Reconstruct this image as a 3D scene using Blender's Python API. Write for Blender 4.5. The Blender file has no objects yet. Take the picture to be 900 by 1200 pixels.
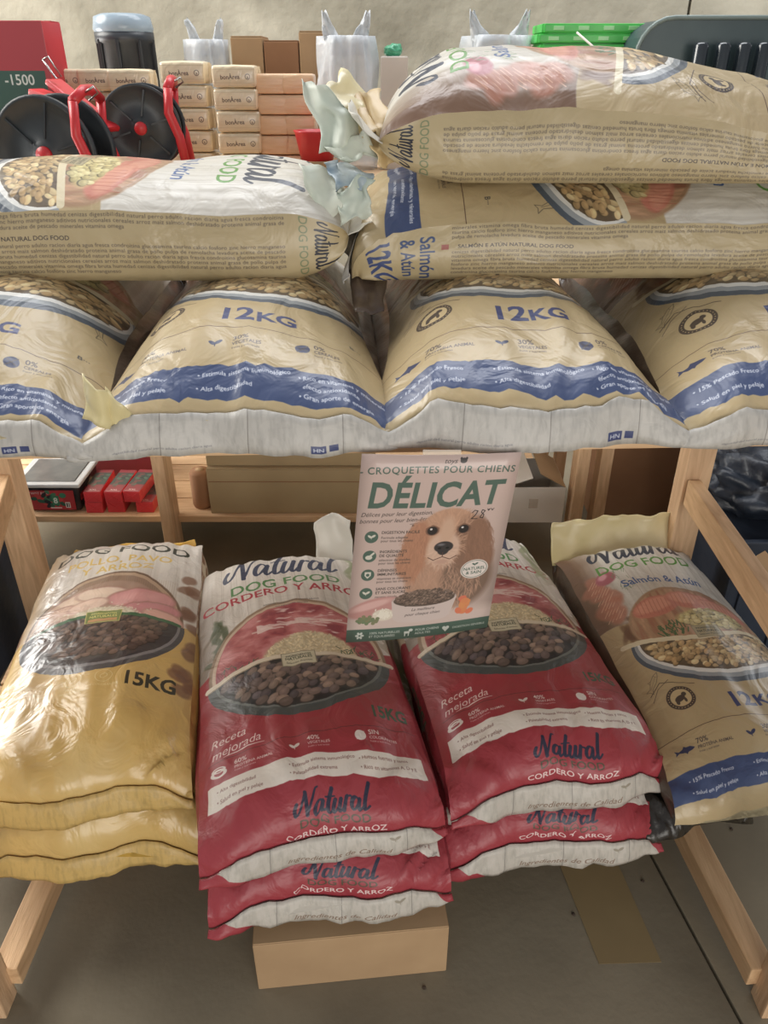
import bpy, bmesh, math, random
import numpy as np
from mathutils import Vector, Matrix, noise
PI = math.pi
random.seed(7); rng = np.random.default_rng(7)
SC = bpy.context.scene
COL = SC.collection

# ------------------------------------------------------------------ camera
EYE = 1.55; PITCH = math.radians(30)
cam = bpy.data.cameras.new('camera'); cam_o = bpy.data.objects.new('camera', cam); COL.objects.link(cam_o)
cam_o.location = (0, 0, EYE); cam_o.rotation_euler = (PI/2 - PITCH, 0, 0)
cam.sensor_fit = 'VERTICAL'; cam.sensor_height = 36; cam.lens = 27.0
cam.clip_start = 0.05; cam.clip_end = 60
SC.camera = cam_o
# ------------------------------------------------------------------ light
SC.view_settings.view_transform = 'Standard'; SC.view_settings.look = 'None'
SC.view_settings.exposure = 0.45; SC.view_settings.gamma = 1.0
SC.view_settings.use_curve_mapping = False
w = bpy.data.worlds.new('world'); SC.world = w; w.use_nodes = True
bg = w.node_tree.nodes['Background']; bg.inputs[0].default_value = (0.93, 0.95, 1.0, 1); bg.inputs[1].default_value = 0.27

def area(name, loc, target, sx, sy, power, col):
    l = bpy.data.lights.new(name, 'AREA'); l.shape = 'RECTANGLE'; l.size = sx; l.size_y = sy
    l.energy = power; l.color = col
    o = bpy.data.objects.new(name, l); COL.objects.link(o); o.location = loc
    o.rotation_euler = (Vector(target) - Vector(loc)).to_track_quat('-Z', 'Y').to_euler()
    return o
area('window_light', (-3.2, 2.6, 3.3), (0.1, 1.4, 0.6), 2.2, 1.8, 112, (1.0, 0.97, 0.90))
area('skylight', (0.3, 3.0, 4.2), (0.2, 1.7, 0.4), 3.0, 1.4, 66, (0.97, 0.98, 1.0))
area('front_fill', (0.8, -2.5, 1.25), (0.0, 1.2, 0.45), 3.0, 2.0, 62, (1.0, 0.95, 0.88))  # fill added behind the camera to brighten the lower sacks
area('rear_fill_left', (-2.9, 2.75, 1.0), (0.5, 2.0, 0.25), 1.3, 1.0, 42, (1.0, 0.97, 0.92))  # low fill added to lighten the space behind the table
area('rear_fill_right', (2.6, 3.3, 1.5), (0.3, 2.4, 0.0), 1.2, 1.4, 18, (0.96, 0.98, 1.0))  # unseen fill added from the rear right

# ------------------------------------------------------------------ pixel helpers (900x1200 frame)
CP, SP = math.cos(PITCH), math.sin(PITCH)
def ray(px, py):
    u = (px-450)/900; v = (py-600)/900
    return Vector((u, CP - v*SP, -SP - v*CP))
def at_h(px, py, h):
    r = ray(px, py); k = (h-EYE)/r.z; return Vector((0, 0, EYE)) + r*k
def at_y(px, py, Y):
    r = ray(px, py); k = Y/r.y; return Vector((0, 0, EYE)) + r*k

# ------------------------------------------------------------------ materials
def lin(c):
    return tuple(((x/255)/12.92 if x/255 <= 0.04045 else ((x/255+0.055)/1.055)**2.4) for x in c) + (1,)
def nd(nt, t, **k):
    n = nt.nodes.new(t)
    for a, b in k.items(): setattr(n, a, b)
    return n
MATS = {}
def mat(name, c1, c2=None, rough=.5, scale=8, stretch=(1, 1, 1), bump=0.0, bscale=40, metal=0, coat=0, trans=0, alpha=1, detail=4, dist=0.0, spec=.5):
    if name in MATS: return MATS[name]
    m = bpy.data.materials.new(name); m.use_nodes = True; nt = m.node_tree
    b = nt.nodes['Principled BSDF']
    b.inputs['Roughness'].default_value = rough; b.inputs['Metallic'].default_value = metal
    b.inputs['Coat Weight'].default_value = coat; b.inputs['Coat Roughness'].default_value = .25
    b.inputs['Transmission Weight'].default_value = trans; b.inputs['Alpha'].default_value = alpha
    b.inputs['Specular IOR Level'].default_value = spec
    tc = nd(nt, 'ShaderNodeTexCoord'); mp = nd(nt, 'ShaderNodeMapping'); mp.inputs['Scale'].default_value = stretch
    nt.links.new(tc.outputs['Object'], mp.inputs['Vector'])
    n = nd(nt, 'ShaderNodeTexNoise'); n.inputs['Scale'].default_value = scale; n.inputs['Detail'].default_value = detail
    n.inputs['Distortion'].default_value = dist
    nt.links.new(mp.outputs[0], n.inputs['Vector'])
    cr = nd(nt, 'ShaderNodeValToRGB'); cr.color_ramp.elements[0].position = .3; cr.color_ramp.elements[1].position = .7
    cr.color_ramp.elements[0].color = lin(c1); cr.color_ramp.elements[1].color = lin(c2 or c1)
    nt.links.new(n.outputs['Fac'], cr.inputs[0]); nt.links.new(cr.outputs[0], b.inputs['Base Color'])
    if bump:
        n2 = nd(nt, 'ShaderNodeTexNoise'); n2.inputs['Scale'].default_value = bscale; n2.inputs['Detail'].default_value = 5
        nt.links.new(mp.outputs[0], n2.inputs['Vector'])
        bp = nd(nt, 'ShaderNodeBump'); bp.inputs['Strength'].default_value = bump; bp.inputs['Distance'].default_value = .01
        nt.links.new(n2.outputs['Fac'], bp.inputs['Height']); nt.links.new(bp.outputs[0], b.inputs['Normal'])
    MATS[name] = m; return m
def print_mat(name, img, rough=.42, coat=.0, bump=.25, bscale=22, spec=.5):
    m = bpy.data.materials.new(name); m.use_nodes = True; nt = m.node_tree
    b = nt.nodes['Principled BSDF']; b.inputs['Roughness'].default_value = rough
    b.inputs['Coat Weight'].default_value = coat; b.inputs['Coat Roughness'].default_value = .15
    b.inputs['Specular IOR Level'].default_value = spec
    t = nd(nt, 'ShaderNodeTexImage'); t.image = img; t.extension = 'EXTEND'; t.interpolation = 'Linear'
    nt.links.new(t.outputs['Color'], b.inputs['Base Color'])
    tc = nd(nt, 'ShaderNodeTexCoord')
    n2 = nd(nt, 'ShaderNodeTexNoise'); n2.inputs['Scale'].default_value = bscale; n2.inputs['Detail'].default_value = 3; n2.inputs['Distortion'].default_value = 1.4
    nt.links.new(tc.outputs['Object'], n2.inputs['Vector'])
    bp = nd(nt, 'ShaderNodeBump'); bp.inputs['Strength'].default_value = bump; bp.inputs['Distance'].default_value = .012
    nt.links.new(n2.outputs['Fac'], bp.inputs['Height']); nt.links.new(bp.outputs[0], b.inputs['Normal'])
    if coat: nt.links.new(bp.outputs[0], b.inputs['Coat Normal'])
    return m

# ------------------------------------------------------------------ printed artwork: glyph coverage rasterised from the built-in font
GR = 96
class Face:
    def __init__(s, off=0.0):
        s.off = off; s.g = {}
        s.cu = bpy.data.curves.new('glyph', 'FONT'); s.cu.size = 1.0; s.cu.offset = off; s.cu.resolution_u = 3
        s.ob = bpy.data.objects.new('glyph', s.cu)
        COL.objects.link(s.ob)
        s.base = s._w('||')
    def _mesh(s, t):
        s.cu.body = t; bpy.context.view_layer.update()
        dg = bpy.context.evaluated_depsgraph_get(); ev = s.ob.evaluated_get(dg); me = ev.to_mesh()
        me.calc_loop_triangles(); n = len(me.vertices)
        co = np.zeros(n*3, 'f'); me.vertices.foreach_get('co', co); co = co.reshape(-1, 3)[:, :2]
        tr = np.zeros(len(me.loop_triangles)*3, 'i'); me.loop_triangles.foreach_get('vertices', tr)
        ev.to_mesh_clear(); return co, tr.reshape(-1, 3)
    def _w(s, t):
        co, _ = s._mesh(t); return float(co[:, 0].max()-co[:, 0].min())
    def glyph(s, c):
        if c in s.g: return s.g[c]
        adv = s._w('|'+c+'|') - s.base
        if c == ' ': s.g[c] = (None, 0, 0, adv); return s.g[c]
        co, tr = s._mesh(c)
        x0, y0 = co.min(0) - .03; x1, y1 = co.max(0) + .03
        W = int((x1-x0)*GR*2)//2*2+2; H = int((y1-y0)*GR*2)//2*2+2
        A = np.zeros((H, W), 'f'); P = (co - (x0, y0))*GR*2
        for a, b, d in P[tr]:
            lo = np.floor(np.minimum(np.minimum(a, b), d)).astype(int); hi = np.ceil(np.maximum(np.maximum(a, b), d)).astype(int)+1
            lo = np.maximum(lo, 0); xs = np.arange(lo[0], min(hi[0], W))+.5; ys = np.arange(lo[1], min(hi[1], H))+.5
            if len(xs) == 0 or len(ys) == 0: continue
            X, Y = np.meshgrid(xs, ys); ar = (b[0]-a[0])*(d[1]-a[1])-(b[1]-a[1])*(d[0]-a[0])
            if abs(ar) < 1e-9: continue
            sg = 1 if ar > 0 else -1; e = -1e-3
            m = ((b[0]-a[0])*(Y-a[1])-(b[1]-a[1])*(X-a[0]))*sg >= e
            m &= ((d[0]-b[0])*(Y-b[1])-(d[1]-b[1])*(X-b[0]))*sg >= e
            m &= ((a[0]-d[0])*(Y-d[1])-(a[1]-d[1])*(X-d[0]))*sg >= e
            v = A[lo[1]:lo[1]+len(ys), lo[0]:lo[0]+len(xs)]; v[m] = 1
        lv = [(A[::2, ::2]+A[1::2, ::2]+A[::2, 1::2]+A[1::2, 1::2])/4]
        while min(lv[-1].shape) > 6:
            B = lv[-1]; B = np.pad(B, ((0, B.shape[0] % 2), (0, B.shape[1] % 2)))
            lv.append((B[::2, ::2]+B[1::2, ::2]+B[::2, 1::2]+B[1::2, 1::2])/4)
        s.g[c] = (lv, x0, y0, adv); return s.g[c]
    def width(s, t, size, sx=1, sp=0):
        return sum(s.glyph(c)[3]*size*sx + sp for c in t)
REG, BOLD, HEAVY = Face(0.0), Face(0.014), Face(0.03)

def vnoise(h, w_, ny, nx):
    g = rng.random((ny+2, nx+2)).astype('f')
    y = np.linspace(0, ny, h, endpoint=False); x = np.linspace(0, nx, w_, endpoint=False)
    yi = y.astype(int); xi = x.astype(int); fy = y-yi; fx = x-xi
    fy = fy*fy*(3-2*fy); fx = fx*fx*(3-2*fx)
    r0 = g[yi]; r1 = g[yi+1]; r = r0 + (r1-r0)*fy[:, None]
    return r[:, xi] + (r[:, xi+1]-r[:, xi])*fx[None, :]
def fbm(h, w_, ny, nx, o=4):
    a = 0; k = 1.0; t = 0
    for i in range(o):
        a = a + k*vnoise(h, w_, max(1, int(ny*2**i)), max(1, int(nx*2**i))); t += k; k *= .55
    return a/t
def C(*c): return np.array(c, 'f')/255

class Art:
    def __init__(s, name, W, H, ppm, col):
        s.name = name; s.W, s.H, s.p = W, H, ppm; s.w = int(W*ppm); s.h = int(H*ppm)
        s.a = np.empty((s.h, s.w, 3), 'f'); s.a[:] = C(*col)
        s.Y, s.X = np.meshgrid((np.arange(s.h)+.5)/ppm, (np.arange(s.w)+.5)/ppm, indexing='ij')
    def win(s, x0, y0, x1, y1):
        i0 = max(0, int(y0*s.p)-1); i1 = min(s.h, int(y1*s.p)+2); j0 = max(0, int(x0*s.p)-1); j1 = min(s.w, int(x1*s.p)+2)
        return (slice(i0, max(i0, i1)), slice(j0, max(j0, j1)))
    def put(s, sl, m, col):
        v = s.a[sl]
        if v.size == 0: return
        m = np.clip(m, 0, 1)[..., None]
        v += (np.asarray(col, 'f')-v)*m
    def fill(s, m, col): s.put((slice(None), slice(None)), m, col)
    def ell(s, cx, cy, rx, ry, col, rot=0, soft=None, op=1, ring=0):
        R = max(rx, ry)+(soft or 0)*2+.001; sl = s.win(cx-R, cy-R, cx+R, cy+R); X = s.X[sl]-cx; Y = s.Y[sl]-cy
        c, n = math.cos(rot), math.sin(rot); x = (X*c+Y*n)/rx; y = (-X*n+Y*c)/ry
        d = (np.sqrt(x*x+y*y)-1)*min(rx, ry); sf = soft or 1/s.p
        m = np.clip(.5-d/sf, 0, 1)
        if ring: m = np.clip(.5-(np.abs(d+ring/2)-ring/2)/sf, 0, 1)
        s.put(sl, m*op, C(*col))
    def stroke(s, pts, wd, col, op=1, soft=None):
        pts = [tuple(p) for p in pts]; xs = [p[0] for p in pts]; ys = [p[1] for p in pts]
        ws = wd if isinstance(wd, (list, tuple)) else [wd]*len(pts); R = max(ws)+.001
        sl = s.win(min(xs)-R, min(ys)-R, max(xs)+R, max(ys)+R); X = s.X[sl]; Y = s.Y[sl]
        if X.size == 0: return
        D = np.full(X.shape, 9., 'f')
        for i in range(len(pts)-1):
            (ax, ay), (bx_, by_) = pts[i], pts[i+1]; dx, dy = bx_-ax, by_-ay; L = dx*dx+dy*dy+1e-12
            t = np.clip(((X-ax)*dx+(Y-ay)*dy)/L, 0, 1); r = ws[i]+(ws[i+1]-ws[i])*t
            D = np.minimum(D, np.hypot(X-ax-t*dx, Y-ay-t*dy)-r/2)
        s.put(sl, np.clip(.5-D*(1/(soft) if soft else s.p), 0, 1)*op, C(*col))
    def poly(s, pts, col, op=1):
        xs = [p[0] for p in pts]; ys = [p[1] for p in pts]; sl = s.win(min(xs), min(ys), max(xs), max(ys))
        X = s.X[sl]; Y = s.Y[sl]; M = 0; q = .25/s.p
        if X.size == 0: return
        for ox, oy in ((-q, -q), (q, -q), (-q, q), (q, q)):
            m = np.zeros(X.shape, bool); x = X+ox; y = Y+oy
            for i in range(len(pts)):
                (ax, ay), (bx_, by_) = pts[i-1], pts[i]
                if ay == by_: continue
                m ^= ((ay > y) != (by_ > y)) & (x < (bx_-ax)*(y-ay)/(by_-ay)+ax)
            M = M + m*.25
        s.put(sl, M*op, C(*col))
    def rect(s, x0, y0, x1, y1, col, op=1): s.poly([(x0, y0), (x1, y0), (x1, y1), (x0, y1)], col, op)
    def text(s, t, x, y, size, col, face=REG, al='c', rot=0, sx=1, it=0, sp=0, base=None, op=1):
        W = face.width(t, size, sx, sp); px = -W/2 if al == 'c' else (-W if al == 'r' else 0)
        cr, sr = math.cos(rot), math.sin(rot)
        for c in t:
            lv, gx0, gy0, adv = face.glyph(c)
            if lv is not None:
                bx_, by_, ar = px, 0, 0
                if base: dy, ar = base(px + adv*size*sx/2); by_ = dy
                ca, sa = math.cos(ar), math.sin(ar)
                # em -> canvas
                M = np.array([[sx*size, it*size], [0, size]]); R1 = np.array([[ca, -sa], [sa, ca]]); R2 = np.array([[cr, -sr], [sr, cr]])
                M = R2 @ R1 @ M; T = np.array([x, y]) + R2 @ np.array([bx_, by_])
                k = 0
                while k < len(lv)-1 and GR/2**k > size*s.p*1.4: k += 1
                G = lv[k]; res = GR/2**k; gh, gw = G.shape
                cs = np.array([[gx0, gy0], [gx0+gw/res, gy0], [gx0, gy0+gh/res], [gx0+gw/res, gy0+gh/res]]) @ M.T + T
                sl = s.win(cs[:, 0].min(), cs[:, 1].min(), cs[:, 0].max(), cs[:, 1].max()); X = s.X[sl]-T[0]; Y = s.Y[sl]-T[1]
                if X.size:
                    I = np.linalg.inv(M); gx = (I[0, 0]*X+I[0, 1]*Y-gx0)*res-.5; gy = (I[1, 0]*X+I[1, 1]*Y-gy0)*res-.5
                    xi = np.floor(gx).astype(int); yi = np.floor(gy).astype(int); fx = gx-xi; fy = gy-yi
                    Gp = np.pad(G, 1); f = lambda a, b: Gp[np.clip(b+1, 0, gh+1), np.clip(a+1, 0, gw+1)]
                    m = (f(xi, yi)*(1-fx)+f(xi+1, yi)*fx)*(1-fy)+(f(xi, yi+1)*(1-fx)+f(xi+1, yi+1)*fx)*fy
                    s.put(sl, m*op, C(*col))
            px += adv*size*sx + sp
    def script(s, x, y, sz, col, rot=0, al='c', thick=1.0):
        """brush-lettered word Natural"""
        def cr(p):
            out = []; q = [p[0]]+list(p)+[p[-1]]
            for i in range(1, len(q)-2):
                for t in (0, .25, .5, .75):
                    out.append(tuple(.5*((2*q[i][k])+(-q[i-1][k]+q[i+1][k])*t+(2*q[i-1][k]-5*q[i][k]+4*q[i+1][k]-q[i+2][k])*t*t+(-q[i-1][k]+3*q[i][k]-3*q[i+1][k]+q[i+2][k])*t**3) for k in (0, 1)))
            out.append(p[-1]); return out
        A = [(.30, .40), (.18, .5), (.04, .36), (.02, .12), (.12, .0), (.24, .14), (.33, .46), (.31, .12), (.38, 0), (.50, .12)]
        P = [[(-.12, .5), (-.18, .3), (-.08, .1), (.08, .3), (.2, .95)], [(.2, .95), (.3, .5), (.4, .0)], [(.4, .0), (.5, .5), (.62, .98), (.72, 1.02)],
             [(a+.68, b) for a, b in A], [(1.34, .95), (1.24, .4), (1.25, .05), (1.34, .0), (1.46, .14)], [(1.1, .58), (1.3, .62), (1.48, .64)],
             [(1.52, .5), (1.46, .14), (1.54, .0), (1.68, .2), (1.76, .5)], [(1.76, .5), (1.72, .12), (1.8, .0), (1.9, .15)],
             [(2.0, .52), (1.95, .25), (1.93, .0)], [(1.95, .28), (2.05, .48), (2.18, .46)], [(a+2.22, b) for a, b in A],
             [(2.92, 1.05), (2.8, .5), (2.78, .08), (2.86, .0), (3.0, .14)]]
        c, n = math.cos(rot), math.sin(rot)
        for st in P:
            q = cr(st); ws = []; o = []
            for i, (a, b) in enumerate(q):
                a2, b2 = q[min(i+1, len(q)-1)]; a1, b1 = q[max(i-1, 0)]; L = math.hypot(a2-a1, b2-b1)+1e-6
                dn = (b1-b2)/L; ws.append((.045+.06*abs(dn)+.025*dn)*sz*thick)
                X_ = (a-1.4+.22*b)*sz; Y_ = b*sz; o.append((x+X_*c-Y_*n, y+X_*n+Y_*c))
            s.stroke(o, ws, col)
    def image(s):
        g_ = s.a.mean(2, keepdims=True); s.a = (g_ + (s.a-g_)*.86)*.90 + .045   # greyed and lifted: hazy veil put into the print colours
        im = bpy.data.images.new(s.name, s.w, s.h, alpha=False); px = np.ones((s.h, s.w, 4), 'f'); px[..., :3] = np.clip(s.a, 0, 1)
        im.pixels.foreach_set(px.ravel()); im.update(); im.pack(); return im

def lines(A, x0, y0, x1, n, lh, size, col, op=.85, ital=0, rot180=False, words=None):
    wl = words or 'cereales arroz maiz salmon deshidratado proteina animal grasa de pollo pulpa de remolacha levadura aceite de pescado minerales vitamina omega fibra bruta humedad cenizas digestibilidad natural perro adulto racion diaria agua fresca condroitina glucosamina taurina calcio fosforo zinc hierro manganeso aditivos nutricionales'.split()
    k = rng.integers(0, 40)
    for i in range(n):
        t = ''; last = i == n-1; lim = (x1-x0)*(.55 if last else 1)
        while True:
            wd = wl[k % len(wl)]; k += 1
            if REG.width(t+wd+' ', size, 1) > lim: break
            t += wd+' '
        A.text(t.strip(), x0, y0-i*lh, size, col, REG, 'l', op=op, it=ital, sp=(lim-REG.width(t.strip(), size))/max(1, len(t)) if not last else 0)

def kibbles(A, inside, x0, y0, x1, y1, d, cols, flat=.8, op=1, hl=.5, edge=.45):
    y = y1; r = 0
    while y > y0:
        x = x0 + (d/2 if r % 2 else 0)
        while x < x1:
            px, py = x+rng.uniform(-.3, .3)*d, y+rng.uniform(-.3, .3)*d
            if inside(px, py):
                c = np.array(cols[rng.integers(len(cols))])*rng.uniform(.82, 1.12); k = rng.uniform(.48, .66)*d; ro = rng.uniform(0, 3.1); e = rng.uniform(.7, 1)
                A.ell(px, py-.12*d, k*1.1, k*flat*1.1*e, c*edge, ro*.3, soft=d*.15, op=op)
                A.ell(px, py, k, k*flat*e, c, ro*.3, soft=d*.08, op=op)
                A.ell(px-.15*k, py+.22*k, k*.55, k*.36*flat, np.minimum(c*1.25+18, 255), ro*.3, soft=d*.3, op=hl)
            x += d
        y -= d*.72*flat; r += 1

def woodbg(A, m, base, dark, n=7):
    g = fbm(A.h, A.w, 4, 60, 4); k = fbm(A.h, A.w, 6, 4, 3)
    v = np.clip((g-.42)*2.2, 0, 1)*.5 + np.clip((k-.5)*1.6, 0, 1)*.5
    ln = np.abs(((A.X/A.W*n) % 1)-.5) > .485
    v = np.clip(v + ln*.45, 0, 1)
    A.put((slice(None), slice(None)), m, C(*base)*(1-v[..., None]) + C(*dark)*v[..., None])
def wavy(A, f, amp, ph=0): return amp*np.sin(A.X*f+ph)
def smooth(d, s=.0012): return np.clip(.5-d/s, 0, 1)

def badge(A, x, y, r, col, inner):
    A.ell(x, y, r, r, inner); A.ell(x, y, r, r, col, ring=r*.28)
    for i in range(26):
        a = i/26*2*PI; A.ell(x+math.cos(a)*r*.86, y+math.sin(a)*r*.86, r*.035, r*.035, inner)
    A.ell(x-.1*r, y-.05*r, r*.38, r*.24, col, .3, soft=.001); A.ell(x+.28*r, y+.2*r, r*.17, r*.17, col); A.ell(x-.35*r, y-.3*r, .12*r, .2*r, col)
    A.ell(x+.2*r, y-.3*r, .1*r, .2*r, col)
def fish(A, x, y, s_, col, rot=0, line=False):
    c, n = math.cos(rot), math.sin(rot); f = lambda a, b: (x+(a*c-b*n)*s_, y+(a*n+b*c)*s_)
    if line:
        o = [f(1, 0), f(.6, .2), f(0, .26), f(-.6, .1), f(-1, .28), f(-.9, 0), f(-1, -.28), f(-.6, -.1), f(0, -.22), f(.6, -.16), f(1, 0)]
        A.stroke(o, s_*.05, col); A.stroke([f(.6, .16), f(.5, 0), f(.6, -.14)], s_*.04, col); A.stroke([f(.1, .24), f(-.1, .42), f(-.2, .2)], s_*.04, col)
        A.stroke([f(.45, .02), f(-.7, .02)], s_*.03, col)
    else:
        A.poly([f(1, 0), f(.6, .22), f(.2, .3), f(.0, .48), f(-.15, .25), f(-.6, .08), f(-1, .32), f(-.88, 0), f(-1, -.3), f(-.6, -.08), f(0, -.26), f(.1, -.42), f(.25, -.24), f(.7, -.16)], col)
def leaf(A, x, y, s_, col):
    A.ell(x-.35*s_, y+.1*s_, .55*s_, .25*s_, col, 2.5); A.ell(x+.4*s_, y+.2*s_, .55*s_, .27*s_, col, .6); A.stroke([(x, y-.5*s_), (x, y)], s_*.12, col)
def icons(A, y, col, tc, k1='60%', k2='40%', w1='PROTEÍNA ANIMAL', third='0%', first='fish'):
    xs = (.075, .215, .335)
    if first == 'fish': fish(A, xs[0]-.03, y, .02, col)
    else:
        A.ell(xs[0]-.035, y-.004, .016, .009, col, ring=.004); A.ell(xs[0]-.035, y+.003, .014, .006, col, ring=.002)
    leaf(A, xs[1]-.03, y, .012, col)
    A.ell(xs[2]-.022, y, .011, .011, col); A.stroke([(xs[2]-.03, y-.008), (xs[2]-.014, y+.008)], .002, tc); A.stroke([(xs[2]-.03, y+.006), (xs[2]-.014, y-.006)], .0015, tc)
    for x, a, b in ((xs[0], k1, w1), (xs[1], k2, 'VEGETALES'), (xs[2], third, 'CEREALES' if third == '0%' else 'COLORANTES')):
        A.text(a, x-.005, y+.004, .0145, tc, BOLD, 'l'); A.text(b, x-.005, y-.0055, .0085, tc, BOLD, 'l')
        A.text('frutas y nutrientes', x-.005, y-.0125, .0055, tc, REG, 'l')

# ---- red lamb and rice front
def art_red():
    A = Art('print_red_front', .44, .92, 1700, (170, 46, 56))
    Y, X = A.Y, A.X
    top = smooth(.50 + .015*np.sin(X*30) - Y, .002)
    woodbg(A, top, (226, 220, 210), (170, 160, 148))
    A.fill(np.clip(.10-X, 0, .10)*6*top*np.clip((.82-Y)*8, 0, 1), C(92, 74, 60)); A.fill(np.clip((X-.38)*9, 0, .7)*top*(fbm(A.h, A.w, 12, 6) > .5), C(150, 138, 110))
    rd = fbm(A.h, A.w, 10, 6)
    A.fill((1-top)*np.clip(rd-.5, 0, 1)*.8, C(136, 30, 40))
    for i in range(14): A.ell(.03+rng.random()*.05, .52+rng.random()*.14, .022, .008, (70, 84, 52), rng.uniform(0, 3), soft=.004, op=.8)
    cx, cy, rx, ry = .222, .485, .192, .185; keep = A.a.copy()
    A.ell(cx, cy, rx+.008, ry+.008, (150, 120, 92), soft=.003); A.ell(cx, cy, rx, ry, (206, 178, 150)); A.ell(cx, cy, rx-.008, ry-.008, (186, 84, 88))
    e = ((X-cx)/(rx-.01))**2+((Y-cy)/(ry-.01))**2 < 1
    st = fbm(A.h, A.w, 26, 7, 4); up = e & (Y > .47)
    A.fill(up*np.clip((st-.46)*5, 0, .8), C(222, 140, 140)); A.fill(up*np.clip((.44-st)*7, 0, .7), C(140, 40, 56))
    s2 = fbm(A.h, A.w, 60, 9, 3); A.fill(up*(Y > .55)*(X > .14)*np.clip((s2-.56)*9, 0, .85), C(240, 214, 206))
    for i in range(9): A.stroke([(.13+i*.02, .585+.006*i % .02), (.2+i*.02, .575+rng.uniform(-.01, .02))], .005, (238, 208, 200), op=.8, soft=.002)
    def rice(x, y): return ((x-.25)/.105)**2+((y-.47)/.085)**2 < 1 and y > .46
    A.ell(.25, .475, .105, .08, (206, 184, 140), soft=.01)
    for i in range(900):
        x, y = rng.uniform(.14, .36), rng.uniform(.46, .56)
        if rice(x, y): c = rng.uniform(.82, 1.04); A.ell(x, y, .0045, .0021, (min(255, 240*c), 222*c, 176*c), rng.uniform(0, 3.1), op=.95)
    for i in range(60):
        x = rng.choice([rng.uniform(.05, .13), rng.uniform(.32, .4)]); y = rng.uniform(.45, .50); a = rng.uniform(.4, 2.4)
        A.stroke([(x, y), (x+.012*math.cos(a), y+.012*math.sin(a))], .0022, (62, 88, 56))
    # dark bowl
    A.a[Y < .462] = keep[Y < .462]
    lo = ((X-cx)/(rx+.012))**2+((Y-.475)/.155)**2 < 1; lo = lo & (Y < .478+.012*np.sin((X-.1)*16))
    A.fill(lo, C(66, 74, 74)); rim = ((X-cx)/(rx-.004))**2+((Y-.482)/.142)**2; A.fill(lo & (rim < 1), C(104, 112, 108)); A.fill(lo & (rim < .93), C(30, 31, 36))
    kibbles(A, lambda x, y: ((x-.222)/.165)**2+((y-.472)/.118)**2 < 1 and y < .474, .06, .33, .39, .475, .0225, [(112, 92, 84), (96, 80, 76), (128, 106, 94), (84, 74, 78), (140, 116, 100)], .82)
    xs = np.linspace(.02, .43, 40); A.stroke([(x, .478+.012*math.sin((x-.1)*16)) for x in xs], .014, (226, 212, 186)); A.stroke([(x, .4725+.012*math.sin((x-.1)*16)) for x in xs], .002, (150, 130, 96))
    A.poly([(.185, .455), (.262, .455), (.262, .497), (.185, .497)], (150, 140, 112)); A.poly([(.187, .457), (.26, .457), (.26, .495), (.187, .495)], (212, 204, 170))
    A.text('INGREDIENTES', .2235, .483, .0085, (60, 62, 50), BOLD); A.text('NATURALES', .2235, .474, .011, (50, 56, 44), BOLD); A.text('Selección Premium', .2235, .463, .0075, (60, 60, 50), REG, it=.2)
    # title
    A.script(.215, .800, .094, (42, 54, 86), .03, thick=1.0)
    A.text('DOG FOOD', .225, .748, .044, (74, 138, 70), BOLD, rot=.01, sx=1.18)
    arc = lambda x: (.012 - x*x*.35, -x*.7)
    A.text('CORDERO Y ARROZ', .222, .702, .041, (186, 34, 52), BOLD, sx=1.08, base=arc)
    A.text('Alimento completo para perros adultos', .23, .672, .0085, (90, 90, 90)); A.text('con ingredientes naturales', .23, .661, .0075, (90, 90, 90))
    # green herb top right
    for i in range(18): A.ell(.40+rng.random()*.04, .70+rng.random()*.2, .03, .008, (150, 158, 120), rng.uniform(.6, 2.2), soft=.004, op=.7)
    # lower text
    A.text('Receta', .06, .300, .026, (238, 214, 206), REG, it=.35, rot=.12); A.text('mejorada', .075, .276, .026, (238, 214, 206), REG, it=.35, rot=.12)
    A.stroke([(.05, .268), (.09, .274), (.13, .276)], [.001, .003, .001], (238, 214, 206))
    A.text('15KG', .385, .292, .040, (44, 82, 54), HEAVY, sx=.8)
    A.stroke([(.02, .262), (.15, .266), (.3, .262), (.43, .268)], .0014, (92, 32, 36))
    icons(A, .240, (236, 222, 214), (236, 222, 214), first='meat', third='SIN')
    f = .188+.006*np.sin(X*9+.5)
    A.fill(smooth(f-.024-Y)*smooth(Y-f-.022)*(X > .018)*(X < .425), C(232, 222, 208))
    for x, ts in ((.035, ('Alta digestibilidad', 'Salud en piel y pelaje')), (.17, ('Estimula sistema inmunológico', 'Palatabilidad extrema')), (.30, ('Huesos fuertes y sanos', 'Rico en vitaminas A, D y E'))):
        for i, t in enumerate(ts): A.text('• '+t, x, .192-.017*i+.006*math.sin(x*9+.5), .0095, (120, 70, 62), REG, 'l')
    A.script(.235, .106, .042, (34, 34, 58), .02, thick=1.25); A.text('DOG FOOD', .24, .086, .020, (70, 66, 40), BOLD, sx=1.15)
    A.text('CORDERO Y ARROZ', .24, .066, .0165, (240, 218, 210), BOLD, sx=1.15)
    return A
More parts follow.
